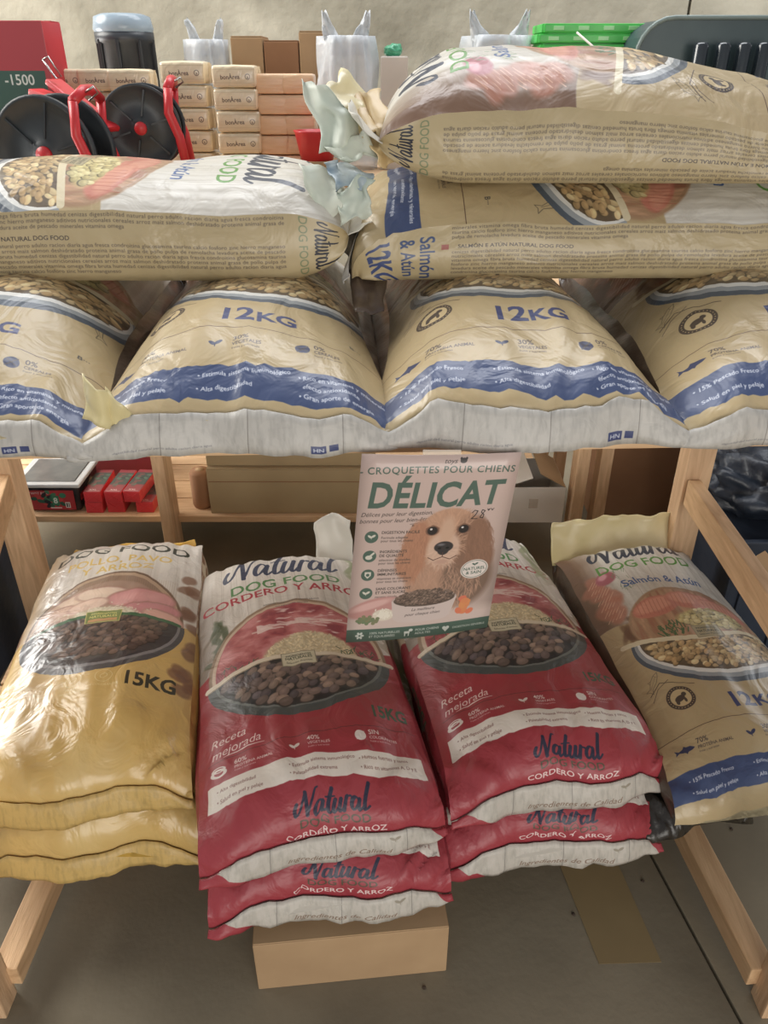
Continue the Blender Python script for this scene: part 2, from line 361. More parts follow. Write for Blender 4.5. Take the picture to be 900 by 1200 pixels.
def art_gold():
    A = Art('print_gold_front', .44, .92, 1700, (190, 165, 118))
    Y, X = A.Y, A.X
    g = fbm(A.h, A.w, 8, 4); A.fill(np.clip(g-.45, 0, 1)*1.2, C(170, 144, 98)); A.fill(np.clip(.42-g, 0, 1)*1.6, C(210, 190, 148))
    # pale mackerel line drawings
    fish(A, .05, .14+.24, .028, (120, 104, 76), .9, True); fish(A, .405, .385, .03, (110, 96, 72), 1.9, True); fish(A, .375, .40, .026, (110, 96, 72), 1.7, True)
    top = smooth(.545+.03*np.cos(X*14) - Y, .003)
    woodbg(A, top, (218, 213, 202), (172, 162, 146), 6)
    A.fill(top*np.clip(.085-X+.04*fbm(A.h, A.w, 10, 4), 0, .1)*12, C(120, 86, 62))
    for i in range(7):
        A.ell(.055+rng.uniform(-.02, .02), .60+i*.022, .03, .02, (186, 112, 86), rng.uniform(0, 3), soft=.008, op=.8)
        for k in range(4): A.stroke([(.03+.01*k, .59+i*.022), (.05+.01*k, .61+i*.022)], .0022, (222, 168, 138), op=.8)
    A.ell(.085, .735, .030, .024, (176, 84, 98), .4, soft=.006); A.ell(.078, .742, .014, .010, (222, 150, 160), .4, soft=.006)
    for i in range(14): A.ell(.05+rng.random()*.05, .51+rng.random()*.06, .02, .008, (112, 74, 50), rng.uniform(0, 3), soft=.005, op=.7)
    for i in range(30): A.stroke([(x := .1+rng.random()*.05, y := .66+rng.random()*.10), (x+rng.uniform(-.01, .01), y+.012)], .0018, (110, 140, 96), op=.7)
    cx, cy, rx, ry = .25, .475, .195, .155; keep = A.a.copy()
    A.ell(cx, .53, .185, .125, (172, 132, 96), soft=.004)
    e = ((X-cx)/.178)**2+((Y-.53)/.118)**2 < 1; st = fbm(A.h, A.w, 18, 40, 3)
    A.fill(e*np.clip((st-.4)*2, 0, 1), C(214, 160, 122)); A.fill(e*np.clip((.45-st)*4, 0, 1), C(168, 106, 78))
    for i, (fx, fy, r_) in enumerate(((.16, .59, .2), (.27, .605, -.12), (.35, .575, -.3))):
        A.ell(fx, fy, .07, .032, (206, 120, 98), r_, soft=.004); A.ell(fx, fy+.006, .06, .020, (226, 150, 122), r_, soft=.006)
        for k in range(9): A.stroke([(fx-.05+k*.012, fy-.022), (fx-.045+k*.012, fy+.024)], .0024, (184, 96, 74), op=.6, soft=.001)
    A.ell(.29, .535, .095, .035, (214, 196, 124), soft=.008)
    kibbles(A, lambda x, y: ((x-.29)/.09)**2+((y-.535)/.035)**2 < 1, .2, .50, .39, .57, .017, [(226, 206, 140), (206, 186, 118)], .8, .9)
    for i in range(40): A.stroke([(x := .13+rng.random()*.07, y := .485+rng.random()*.04), (x+rng.uniform(-.012, .012), y+.014)], .0032, (70, 104, 62))
    A.a[Y < .47] = keep[Y < .47]
    dv = .492+.02*np.sin((X-.02)*11+2.6)
    lo = (((X-cx)/(rx+.012))**2+((Y-.47)/.135)**2 < 1) & (Y < dv)
    A.fill(lo, C(72, 84, 98)); A.fill(lo & (((X-cx)/(rx+.004))**2+((Y-.473)/.124)**2 < 1), C(150, 156, 160)); A.fill(lo & (((X-cx)/(rx-.004))**2+((Y-.477)/.116)**2 < 1), C(228, 226, 220))
    A.fill(lo & (((X-cx)/(rx-.010))**2+((Y-.48)/.108)**2 < 1), C(96, 78, 58))
    kibbles(A, lambda x, y: ((x-.25)/.178)**2+((y-.478)/.098)**2 < 1 and y < .488+.02*math.sin((x-.02)*11+2.6), .05, .37, .44, .5, .0165, [(198, 164, 110), (182, 146, 94), (210, 180, 128), (168, 134, 86)], .72)
    xs = np.linspace(.03, .43, 40); A.stroke([(x, .494+.02*math.sin((x-.02)*11+2.6)) for x in xs], .013, (224, 208, 170))
    A.poly([(.215, .472), (.292, .472), (.292, .512), (.215, .512)], (140, 128, 92)); A.poly([(.217, .474), (.29, .474), (.29, .51), (.217, .51)], (172, 160, 122))
    A.text('INGREDIENTES', .2535, .499, .0085, (60, 62, 50), BOLD); A.text('NATURALES', .2535, .488, .011, (50, 56, 44), BOLD); A.text('Selección Premium', .2535, .479, .0075, (60, 60, 50))
    A.script(.215, .800, .094, (36, 44, 66), .0, thick=1.0)
    A.text('DOG FOOD', .22, .752, .046, (84, 150, 52), BOLD, sx=1.2)
    A.text('Salmón & Atún', .235, .672, .040, (48, 84, 150), BOLD, base=lambda x: (.008-x*x*.3, -x*.6))
    # 12 kg, badge, icons, blue band
    badge(A, .084, .318, .031, (70, 56, 48), (206, 180, 128))
    A.stroke([(.03, .35), (.06, .372), (.09, .36), (.13, .345)], .0018, (84, 66, 50)); A.stroke([(.03, .335), (.05, .358), (.08, .372)], .0012, (84, 66, 50))
    A.text('12', .208, .268, .054, (38, 48, 106), HEAVY, sx=1.15); A.text('KG', .274, .268, .040, (38, 48, 106), HEAVY, sx=1.2)
    A.text('B···', .4, .27, .014, (60, 60, 60), BOLD)
    A.stroke([(.0, .232), (.07, .24), (.16, .247), (.26, .241), (.36, .232), (.44, .236)], .0014, (84, 58, 44))
    icons(A, .205, (46, 54, 92), (74, 62, 60), k1='70%', k2='30%')
    f = .135+.006*np.sin(X*12+.6)
    A.fill(smooth(f-.029-Y)*smooth(Y-f-.028), C(54, 70, 116))
    for x, ts in ((.035, ('15% Pescado Fresco', 'Salud en piel y pelaje')), (.165, ('Estimula sistema inmunológico', 'Alta digestibilidad')), (.305, ('Rico en vitaminas y minerales', 'efecto antioxidante', 'Gran aporte de energía'))):
        for i, t in enumerate(ts): A.text(('• ' if i != 1 or len(ts) < 3 else '  ')+t, x, (.143-.024*i if len(ts) < 3 else .148-.0155*i)+.006*math.sin(x*12+.6), .0100, (222, 226, 236), BOLD, 'l')
    return A
def art_yellow():
    A = Art('print_yellow_front', .44, .92, 1700, (222, 180, 96))
    Y, X = A.Y, A.X
    g = fbm(A.h, A.w, 9, 5); A.fill(np.clip(g-.5, 0, 1)*1.4, C(236, 204, 130)); A.fill(np.clip(.42-g, 0, 1)*1.6, C(204, 156, 68))
    top = smooth(.50+.02*np.cos(X*14) - Y, .003); woodbg(A, top, (226, 220, 210), (188, 178, 166))
    A.fill(top*np.clip(.07-X, 0, .1)*10, C(196, 150, 92))
    for i in range(16): A.ell(.405+rng.random()*.035, .30+rng.random()*.42, .016, .022, (128, 82, 58), rng.uniform(0, 3), soft=.006, op=.75)
    cx, cy, rx, ry = .215, .52, .195, .205; keep = A.a.copy()
    A.ell(cx, cy, rx, ry, (116, 88, 68), soft=.003); A.ell(cx, cy, rx-.007, ry-.007, (190, 160, 130)); A.ell(cx, cy, rx-.018, ry-.018, (150, 120, 98)); 
    for i in range(60):
        x = cx-rx+.02+i/60*(2*rx-.04); A.stroke([(x, .60), (x, .69)], .0014, (178, 146, 118), op=.35)
    A.ell(cx, cy-.01, rx-.024, ry-.03, (176, 142, 122), soft=.006)
    for (x, y, a, b, c, r_) in ((.13, .612, .075, .035, (226, 198, 174), .25), (.10, .575, .06, .03, (222, 186, 166), -.1), (.2, .635, .07, .028, (232, 206, 184), -.05), (.30, .605, .085, .042, (222, 150, 150), -.08), (.33, .56, .07, .03, (214, 138, 142), .05), (.36, .535, .05, .026, (230, 176, 160), -.3), (.17, .59, .05, .025, (234, 200, 180), .3)):
        A.ell(x, y, a*1.04, b*1.1, (170, 116, 104), r_, soft=.005); A.ell(x, y, a, b, c, r_, soft=.006); A.ell(x-.01, y+.01, a*.6, b*.4, np.minimum(np.array(c)*1.06, 255), r_, soft=.012, op=.7)
    A.ell(.215, .535, .085, .038, (216, 204, 176), soft=.008)
    for i in range(400):
        x, y = .215+rng.normal()*.045, .54+rng.normal()*.016; A.ell(x, y, .004, .0018, (232, 222, 196), rng.uniform(0, 3.1), op=.8)
    A.a[Y < .5] = keep[Y < .5]
    dv = .515+.022*np.cos((X-.215)*8)
    lo = (((X-cx)/(rx+.004))**2+((Y-.50)/.165)**2 < 1) & (Y < dv)
    A.fill(lo, C(74, 72, 78)); A.fill(lo & (((X-cx)/(rx-.006))**2+((Y-.505)/.152)**2 < 1), C(128, 126, 130)); A.fill(lo & (((X-cx)/(rx-.012))**2+((Y-.508)/.146)**2 < 1), C(56, 52, 58))
    kibbles(A, lambda x, y: ((x-.215)/.160)**2+((y-.515)/.125)**2 < 1 and y < .508+.022*math.cos((x-.215)*8), .05, .37, .39, .53, .020, [(92, 70, 62), (78, 60, 56), (108, 84, 72)], .85)
    xs = np.linspace(.04, .40, 40); A.stroke([(x, .518+.022*math.cos((x-.215)*8)) for x in xs], .012, (52, 108, 68))
    A.poly([(.175, .51), (.26, .51), (.262, .556), (.173, .556)], (206, 196, 110)); A.poly([(.177, .512), (.258, .512), (.26, .554), (.175, .554)], (120, 140, 70))
    A.text('INGREDIENTES', .2175, .541, .0095, (240, 226, 130), BOLD); A.text('NATURALES', .2175, .529, .0125, (240, 226, 130), BOLD); A.rect(.182, .514, .253, .524, (206, 150, 96))
    A.text('DOG FOOD', .22, .825, .058, (40, 46, 40), BOLD, sx=1.2)
    A.text('POLLO, PAVO', .22, .775, .042, (226, 190, 92), BOLD, sx=1.1); A.text('Y ARROZ', .22, .735, .040, (226, 190, 92), BOLD, sx=1.15)
    A.text('15KG', .352, .285, .056, (48, 46, 38), HEAVY, sx=.85)
    for i, t in enumerate((('ALTA', 'ENERGÍA'), ('OMEGA', '3 Y 6'), ('MULTI', 'SIN GLUTEN'), ('SIN COLORANTES', ''))):
        x = .05+i*.068; A.ell(x, .315, .019, .019, (238, 214, 150), ring=.0014); A.ell(x, .315, .009, .006, (238, 214, 150), .6, ring=.0012)
        A.text(t[0], x, .285, .0085, (240, 220, 160)); A.text(t[1], x, .275, .0085, (240, 220, 160))
    return A
def art_gusset(kind):
    if kind == 'gold':
        A = Art('print_gold_gusset', .80, .125, 1700, (190, 168, 122)); g = fbm(A.h, A.w, 2, 12); A.fill(np.clip(g-.45, 0, 1), C(168, 146, 100))
        tc = (70, 60, 52)
        A.text('Salmón', .103, .105, .035, (50, 70, 120), BOLD, 'l', rot=-PI/2); A.text('& Atún', .072, .105, .033, (50, 70, 120), BOLD, 'l', rot=-PI/2)
        A.text('12KG', .02, .118, .05, (44, 62, 118), HEAVY, 'l', rot=-PI/2, sx=1.1)
        lines(A, .155, .115, .70, 3, .0095, .0098, tc)
        A.text('SALMÓN E ATÚN NATURAL DOG FOOD', .165, .076, .0105, tc, BOLD, 'l'); A.rect(.138, .073, .150, .084, (172, 92, 80))
        lines(A, .155, .064, .70, 6, .0095, .0098, tc)
        A.script(.748, .064, .036, (34, 36, 48), -PI/2); A.text('DOG FOOD', .722, .064, .020, (110, 128, 86), REG, 'c', rot=-PI/2, sx=1.1)
        return A
    col = {'red': (152, 38, 48), 'yellow': (208, 164, 80)}[kind]
    A = Art('print_%s_gusset' % kind, .80, .125, 900, col); Y, X = A.Y, A.X
    g = fbm(A.h, A.w, 3, 14); A.fill(np.clip(g-.5, 0, 1), C(*[c*.75 for c in col]))
    if kind == 'red':
        m = smooth(.43+.01*np.sin(Y*60)-X, .003); A.fill(m, C(196, 176, 150)); A.fill(m*np.clip((fbm(A.h, A.w, 6, 20)-.5)*6, 0, .8), C(70, 74, 58))
        A.text('15KG', .25, .04, .05, (44, 82, 54), HEAVY, rot=0); lines(A, .05, .1, .22, 7, .011, .009, (226, 200, 190))
    else:
        m = smooth(.40+.01*np.sin(Y*60)-X, .003); A.fill(m, C(206, 190, 160)); A.fill(m*np.clip((fbm(A.h, A.w, 6, 20)-.45)*5, 0, .9), C(130, 84, 56))
        A.text('15KG', .28, .04, .055, (48, 46, 38), HEAVY)
    return A
def art_panel(kind):
    c = {'gold': (190, 185, 176), 'red': (196, 188, 174), 'yellow': (216, 176, 92)}[kind]
    A = Art('print_%s_panel' % kind, .44, .07, 1700, c)
    g = fbm(A.h, A.w, 3, 90, 3); A.fill(np.clip(g-.42, 0, 1)*.9, C(*[x*.72 for x in c]))
    if kind != 'yellow':
        for x in (.12, .235, .36): A.stroke([(x, 0), (x+.002, .07)], .0012, (130, 124, 116))
    if kind == 'red':
        A.poly([(0, 0), (.085, 0), (.05, .03), (.03, .071), (0, .071)], (170, 46, 56)); A.poly([(.44, 0), (.43, 0), (.425, .03), (.41, .071), (.44, .071)], (170, 46, 56))
    if kind == 'red': A.text('Ingredientes de Calidad', .24, .012, .019, (120, 90, 70), REG, it=.35, rot=.01); leaf(A, .34, .05, .012, (150, 140, 120))
    if kind == 'gold':
        A.rect(.318, .008, .338, .022, (50, 60, 110)); A.rect(.342, .01, .354, .022, (50, 60, 110)); A.text('HN', .328, .011, .010, (210, 214, 224), BOLD); lines(A, .06, .012, .30, 1, .008, .006, (90, 90, 96))
    return A
def art_poster():
    A = Art('print_poster', .21, .297, 3000, (204, 174, 162)); Y, X = A.Y, A.X
    G = (72, 98, 84); D = (66, 58, 54)
    A.fill(np.clip((X-.15)*9, 0, 1)*np.clip((.20-Y)*9, 0, 1)*.75, C(120, 104, 92))
    A.fill(np.clip((X-.185)*16, 0, .5)*np.clip((Y-.16)*12, 0, 1)*np.clip((.25-Y)*14, 0, 1), C(128, 120, 104))
    A.fill(np.clip((.052-Y)*60, 0, 1), C(206, 180, 168))
    A.text('toys', .118, .2855, .010, D, REG, it=.3); A.ell(.135, .289, .0045, .004, D); A.ell(.1315, .292, .0015, .002, D); A.ell(.1385, .292, .0015, .002, D)
    A.text('- CROQUETTES POUR CHIENS -', .108, .270, .0138, G, BOLD, sp=.0008, base=lambda x: (.002-x*x*.3, -x*.6))
    A.text('DÉLICAT', .103, .222, .0515, G, HEAVY, it=.1, sx=.86, sp=.0008)
    A.text('Délices pour leur digestion,', .055, .209, .0088, D, REG, it=.3, rot=.03); A.text('bonnes pour leur bien-être', .053, .199, .0088, D, REG, it=.3, rot=.03)
    A.stroke([(.075, .1955), (.085, .1965)], .0007, D); A.ell(.0795, .193, .0018, .0018, D)
    # dog (long eared golden spaniel)
    def fur(cx, cy, rx, ry, col, n, ang, L, seed=0, spread=.35, w_=.0016):
        for i in range(n):
            a = rng.uniform(0, 2*PI); r = math.sqrt(rng.random()); x = cx+rx*r*math.cos(a); y = cy+ry*r*math.sin(a)
            th = ang(x, y) if callable(ang) else ang; th += rng.normal()*spread; k = rng.uniform(.9, 1.1)
            c = np.clip(np.array(col)*k, 0, 255); m = (x+L*.5*math.cos(th+.2), y+L*.5*math.sin(th+.2))
            A.stroke([(x, y), m, (x+L*math.cos(th), y+L*math.sin(th))], [w_, w_, w_*.3], c, op=.45, soft=.0008)
    A.ell(.130, .098, .052, .055, (182, 134, 106), soft=.008); A.ell(.165, .10, .036, .05, (122, 92, 74), soft=.01)
    fur(.135, .10, .05, .05, (188, 140, 112), 500, -PI/2, .014)
    A.ell(.130, .172, .045, .046, (196, 144, 112), soft=.003)
    A.ell(.160, .158, .024, .045, (136, 96, 74), soft=.012)
    fur(.132, .178, .042, .036, (200, 148, 116), 500, lambda x, y: math.atan2(y-.16, x-.13), .010)
    for sx_, c in ((-1, (182, 122, 90)), (1, (142, 98, 74))):
        ex = .130+sx_*.046
        A.ell(ex-.002*sx_, .158, .017, .043, c, sx_*.12, soft=.004); A.ell(ex+.003*sx_, .132, .020, .027, c, 0, soft=.006)
        fur(ex, .152, .017, .045, c, 420, -PI/2-sx_*-.12, .017, spread=.28)
    A.ell(.126, .153, .023, .027, (214, 172, 146), soft=.006); fur(.126, .14, .02, .02, (212, 170, 144), 160, lambda x, y: math.atan2(y-.15, x-.126), .008)
    A.ell(.128, .182, .010, .022, (210, 164, 134), soft=.006)
    for x in (.107, .150):
        A.ell(x, .1835, .0092, .0078, (110, 74, 58), soft=.002); A.ell(x, .1835, .0068, .0066, (36, 28, 28)); A.ell(x-.002, .1860, .0018, .0016, (220, 210, 205))
        A.stroke([(x-.009, .187), (x, .1925), (x+.009, .187)], .0016, (126, 84, 64), op=.7)
    A.ell(.126, .1555, .0132, .0092, (48, 42, 44), soft=.0012); A.ell(.126, .150, .008, .008, (48, 42, 44), soft=.0015); A.ell(.122, .1595, .005, .002, (108, 102, 106), soft=.002)
    A.ell(.1205, .1535, .0025, .0018, (14, 12, 14)); A.ell(.1315, .1535, .0025, .0018, (14, 12, 14))
    A.stroke([(.126, .146), (.126, .139), (.114, .134), (.106, .139)], .0012, (90, 58, 48)); A.stroke([(.126, .139), (.137, .134), (.146, .139)], .0012, (90, 58, 48))
    A.ell(.126, .1305, .010, .004, (196, 150, 126), soft=.003)
    # badge
    A.ell(.175, .112, .0195, .0165, (226, 210, 200)); A.ell(.175, .112, .018, .015, G, ring=.0007); leaf(A, .175, .120, .005, G); A.text('NATUREL', .175, .1105, .0072, G, BOLD); A.text('& SAIN', .175, .1035, .0072, G, BOLD)
    # four points
    for i, (a, b, c) in enumerate((('DIGESTION FACILE', '', 'Formule adaptée'), ('INGRÉDIENTS', 'DE QUALITÉ', 'sélection de viandes'), ('DÉFENSES', 'IMMUNITAIRES', 'vitamines et minéraux'), ('SANS COLORANT', 'ET SANS SUCRE', 'recette simple'))):
        y = .176-.031*i; A.ell(.0235, y, .0095, .0095, G)
        if i in (0, 3): leaf(A, .0235, y, .0065, (214, 206, 190))
        elif i == 1: A.ell(.0225, y-.002, .005, .0035, (214, 206, 190)); A.stroke([(.024, y), (.029, y+.005)], .003, (214, 206, 190))
        else: A.poly([(.019, y+.005), (.028, y+.005), (.028, y-.001), (.0235, y-.006), (.019, y-.001)], (214, 206, 190)); A.ell(.0235, y, .0025, .0025, G)
        A.text(a, .037, y+.005, .0062, D, BOLD, 'l')
        if b: A.text(b, .037, y-.0015, .0062, D, BOLD, 'l')
        yy = y-.0085 if b else y-.003
        A.text(c, .037, yy, .0055, D, REG, 'l'); A.text('pour tous les chiens', .037, yy-.0052, .0055, D, REG, 'l')
    # meat, rice, peas, carrots, bowl, band
    A.ell(.036, .058, .040, .015, (196, 134, 126), .28, soft=.003); A.ell(.032, .062, .03, .006, (220, 168, 158), .3, soft=.003)
    A.ell(.052, .045, .016, .010, (222, 206, 184), soft=.002)
    for i in range(90): A.ell(.052+rng.normal()*.006, .046+rng.normal()*.004, .002, .0009, (236, 224, 204), rng.uniform(0, 3))
    for i in range(34): A.ell(.03+rng.normal()*.008, .037+rng.normal()*.003, .003, .0026, (112+rng.integers(-14, 20), 124, 86))
    for i in range(12): A.ell(.172+rng.normal()*.007, .052+rng.normal()*.009, .006, .0045, (226, 122+rng.integers(-18, 18), 74), rng.uniform(0, 3), soft=.001)
    A.ell(.109, .067, .047, .014, (186, 160, 150)); A.poly([(.062, .067), (.156, .067), (.149, .036), (.140, .030), (.076, .030), (.067, .036)], (206, 184, 176)); A.ell(.108, .034, .038, .006, (206, 184, 176))
    A.ell(.109, .067, .044, .0115, (96, 78, 66))
    kibbles(A, lambda x, y: ((x-.109)/.042)**2+((y-.071)/.014)**2 < 1, .066, .058, .152, .086, .0042, [(112, 88, 74), (96, 74, 62), (128, 102, 86)], .85)
    A.text('La meilleure', .109, .0485, .0068, D, REG, it=.3, rot=.02); A.text('pour chaque chien', .109, .0405, .0068, D, REG, it=.3, rot=.02)
    A.rect(0, 0, .21, .0215, G); A.text('100% NATURELLES', .034, .012, .0055, (206, 210, 200), BOLD, 'l'); A.text('ET ÉQUILIBRÉES', .034, .006, .0055, (206, 210, 200), BOLD, 'l')
    for a in range(6): A.ell(.02+.004*math.cos(a*PI/3), .0105+.004*math.sin(a*PI/3), .0026, .0018, (206, 210, 200), a*PI/3)
    A.rect(.086, .009, .094, .013, (206, 210, 200)); A.rect(.0865, .0045, .0882, .01, (206, 210, 200)); A.rect(.092, .0045, .0935, .01, (206, 210, 200)); A.ell(.0955, .0145, .003, .0025, (206, 210, 200))
    A.text('POUR CHIENS', .102, .012, .0055, (206, 210, 200), BOLD, 'l'); A.text('ADULTES', .102, .006, .0055, (206, 210, 200), BOLD, 'l')
    A.ell(.1445, .012, .0026, .0026, (206, 210, 200)); A.ell(.1495, .012, .0026, .0026, (206, 210, 200)); A.poly([(.142, .011), (.152, .011), (.147, .0045)], (206, 210, 200))
    A.text('DIGESTION SENSIBLE', .157, .0085, .005, (206, 210, 200), BOLD, 'l')
    # handwritten price
    A.stroke([(.158, .2085), (.161, .2125), (.1655, .211), (.163, .205), (.158, .199), (.166, .1985)], .0011, (24, 22, 26))
    A.stroke([(.1755, .2105), (.1715, .2125), (.1705, .2085), (.1745, .2045), (.1735, .199), (.1695, .2005), (.172, .2055), (.1755, .2105)], .0011, (24, 22, 26))
    A.stroke([(.1785, .2135), (.180, .2105), (.182, .2135), (.179, .2115)], .0009, (24, 22, 26)); A.stroke([(.1835, .2135), (.185, .2105), (.187, .2135)], .0009, (24, 22, 26))
    return A
def art_tub():
    A = Art('print_tub_label', .19, .075, 2200, (196, 44, 48)); A.text('Party TWIST BOX', .05, .060, .013, (240, 226, 220), BOLD)
    for i in range(26): A.ell(.09+rng.normal()*.03, .035+rng.normal()*.013, .012, .007, [(40, 96, 70), (30, 30, 34), (210, 60, 60), (60, 130, 90)][rng.integers(4)], rng.uniform(0, 3))
    A.rect(.11, .018, .135, .055, (48, 128, 88)); A.text('8', .122, .026, .03, (220, 236, 224), HEAVY); A.rect(.155, .008, .172, .03, (240, 240, 236)); A.rect(.158, .011, .163, .027, (40, 40, 40)); A.rect(.166, .011, .169, .027, (40, 40, 40))
    A.ell(.15, .056, .012, .010, (52, 130, 96)); A.rect(.1, .006, .14, .010, (236, 220, 214)); return A
def art_packet():
    A = Art('print_packet_top', .06, .17, 1800, (158, 44, 56)); A.fill(smooth(np.abs(A.Y-.10)-.045, .01), C(52, 66, 62))
    for i in range(16): A.ell(.03+rng.normal()*.012, .1+rng.normal()*.022, .010, .006, [(70, 110, 90), (120, 60, 60), (30, 40, 44)][rng.integers(3)], rng.uniform(0, 3))
    A.text('XXL', .03, .012, .014, (236, 222, 216), BOLD); A.rect(.006, .006, .054, .009, (220, 140, 140)); return A
def art_pack():
    A = Art('print_ricecake_pack', .13, .058, 1500, (226, 206, 170)); g = fbm(A.h, A.w, 8, 3); A.fill(np.clip(g-.45, 0, 1), C(206, 180, 140))
    for y in (.012, .046): A.rect(0, y, .13, y+.0015, (204, 180, 142))
    A.text('bonÀrea', .055, .022, .016, (92, 74, 66), BOLD, rot=.02); A.ell(.106, .028, .0075, .0075, (92, 74, 66), ring=.0018); A.text('a', .106, .024, .011, (92, 74, 66), BOLD); return A
def art_redbox():
    A = Art('print_reel_box', .30, .30, 1200, (186, 56, 66)); A.rect(.0, .0, .285, .19, (52, 92, 80)); A.text('-1500', .215, .158, .034, (226, 232, 226), BOLD)
    for i, y in enumerate((.118, .084, .055)): A.rect(.19, y, .265-i*.008, y+.009-.002*i, (104, 148, 128), .8)
    A.ell(.228, .128, .006, .004, (220, 230, 224)); return A
IM = {}
for k, A in (('red', art_red()), ('gold', art_gold()), ('yellow', art_yellow()), ('gold_g', art_gusset('gold')), ('red_g', art_gusset('red')), ('yellow_g', art_gusset('yellow')),
             ('gold_p', art_panel('gold')), ('red_p', art_panel('red')), ('yellow_p', art_panel('yellow')), ('poster', art_poster()), ('tub', art_tub()), ('packet', art_packet()), ('pack', art_pack()), ('redbox', art_redbox())):
    IM[k] = A.image()
for f_ in (REG, BOLD, HEAVY): bpy.data.objects.remove(f_.ob); bpy.data.curves.remove(f_.cu)

# ------------------------------------------------------------------ object helpers
def tag(o, label=None, cat=None, group=None, kind=None):
    for k, v in (('label', label), ('category', cat), ('group', group), ('kind', kind)):
        if v: o[k] = v
    return o
def thing(name, label, cat, loc=(0, 0, 0), rot=(0, 0, 0), group=None):
    o = bpy.data.objects.new(name, None); COL.objects.link(o); o.location = loc; o.rotation_euler = rot; o.empty_display_size = .05
    return tag(o, label, cat, group)
def obj(name, bm, m, parent=None, smooth_=False, loc=None, rot=None):
    me = bpy.data.meshes.new(name); bm.to_mesh(me); bm.free()
    for x in (m if isinstance(m, (list, tuple)) else [m]): me.materials.append(x)
    if smooth_: me.polygons.foreach_set('use_smooth', [True]*len(me.polygons))
    o = bpy.data.objects.new(name, me); COL.objects.link(o); o.parent = parent
    if loc is not None: o.location = loc
    if rot is not None: o.rotation_euler = rot
    return o
def box(bm, c, s, bev=0, rz=0, M=None):
    r = bmesh.ops.create_cube(bm, size=1); vs = r['verts']
    bmesh.ops.scale(bm, vec=s, verts=vs)
    if bev: 
        es = list({e for v in vs for e in v.link_edges}); rr = bmesh.ops.bevel(bm, geom=es, offset=bev, segments=2, affect='EDGES', profile=.6); vs = list({v for f in rr['faces'] for v in f.verts} | {v for v in vs if v.is_valid})
    if rz: bmesh.ops.rotate(bm, verts=vs, cent=(0, 0, 0), matrix=Matrix.Rotation(rz, 3, 'Z'))
    if M is not None: bmesh.ops.transform(bm, matrix=M, verts=vs)
    bmesh.ops.translate(bm, vec=c, verts=vs); return vs
def beam(bm, a, b, wd, h, bev=.002):
    a, b = Vector(a), Vector(b); d = b-a; q = d.to_track_quat('X', 'Z').to_matrix().to_4x4()
    return box(bm, (a+b)/2, (d.length, wd, h), bev, M=q)
def lathe(bm, prof, n=32, M=None, cap=False):
    rows = []
    for r, z in prof: rows.append([bm.verts.new((r*math.cos(i/n*2*PI), r*math.sin(i/n*2*PI), z)) for i in range(n)])
    for a, b in zip(rows, rows[1:]):
        for i in range(n): bm.faces.new((a[i], a[(i+1) % n], b[(i+1) % n], b[i]))
    if cap: bm.faces.new(rows[0][::-1]); bm.faces.new(rows[-1])
    vs = [v for r in rows for v in r]
    if M is not None: bmesh.ops.transform(bm, matrix=M, verts=vs)
    return vs
def tube(bm, pts, r, n=8, closed=False):
    pts = [Vector(p) for p in pts]; rows = []; N = len(pts)
    for i, p in enumerate(pts):
        t = (pts[(i+1) % N if closed else min(i+1, N-1)]-pts[i-1 if closed else max(i-1, 0)]).normalized()
        u = t.cross(Vector((.13, .31, .94))).normalized(); v = t.cross(u); rr = r[i] if isinstance(r, (list, tuple)) else r
        rows.append([bm.verts.new(p+(u*math.cos(k/n*2*PI)+v*math.sin(k/n*2*PI))*rr) for k in range(n)])
    for a, b in list(zip(rows, rows[1:]))+([(rows[-1], rows[0])] if closed else []):
        for k in range(n): bm.faces.new((a[k], a[(k+1) % n], b[(k+1) % n], b[k]))
    if not closed: bm.faces.new(rows[0][::-1]); bm.faces.new(rows[-1])
def uvbox(me_o, faces_axis, rect):
    """planar 0..1 uv for faces whose normal is near the axis; other faces use material slot 0"""
    me = me_o.data; uv = me.uv_layers.new(name='uv'); ax = Vector(faces_axis)
    co = [v.co for v in me.vertices]; x0, x1, y0, y1, fx, fy = rect
    for p in me.polygons:
        if p.normal.dot(ax) > .85: p.material_index = 1
        for li in p.loop_indices:
            c = co[me.loops[li].vertex_index]; uv.data[li].uv = ((fx(c)-x0)/(x1-x0), (fy(c)-y0)/(y1-y0))

PINE = mat('pine_wood', (196, 160, 122), (224, 190, 150), .62, 5, (1, 9, 9), .15, 30, detail=6, dist=1.2)
PINEV = mat('pine_wood_upright', (190, 154, 118), (222, 188, 150), .62, 5, (9, 9, 1), .15, 30, detail=6, dist=1.2)
PINEY = mat('pine_wood_depth', (190, 152, 112), (218, 182, 140), .62, 5, (9, 1, 9), .15, 30, detail=6, dist=1.2)
CARD = mat('cardboard', (164, 134, 100), (180, 150, 114), .85, 6, bump=.05, bscale=60)
CARD2 = mat('cardboard_olive', (158, 138, 104), (172, 152, 116), .85, 5, bump=.05, bscale=60)
CARD3 = mat('cardboard_brown', (142, 104, 74), (156, 116, 84), .85, 5, bump=.05, bscale=60)
WHITEC = mat('white_card', (214, 208, 200), (226, 220, 212), .7, 6)
BLACKP = mat('black_plastic', (30, 34, 38), (40, 44, 48), .45, 12)
REDP = mat('red_plastic', (196, 40, 48), (206, 52, 58), .4, 10, coat=.2)
GREENP = mat('green_plastic', (70, 190, 84), (90, 206, 100), .35, 10)
FILM = mat('milky_plastic_film', (214, 222, 230), (236, 240, 244), .3, 14, bump=.5, bscale=26, alpha=.62)
DARKF = mat('dark_film', (34, 30, 28), (60, 54, 42), .3, 9, bump=.6, bscale=18)
METAL = mat('steel_wire', (170, 170, 168), (190, 190, 186), .3, 10, metal=1)
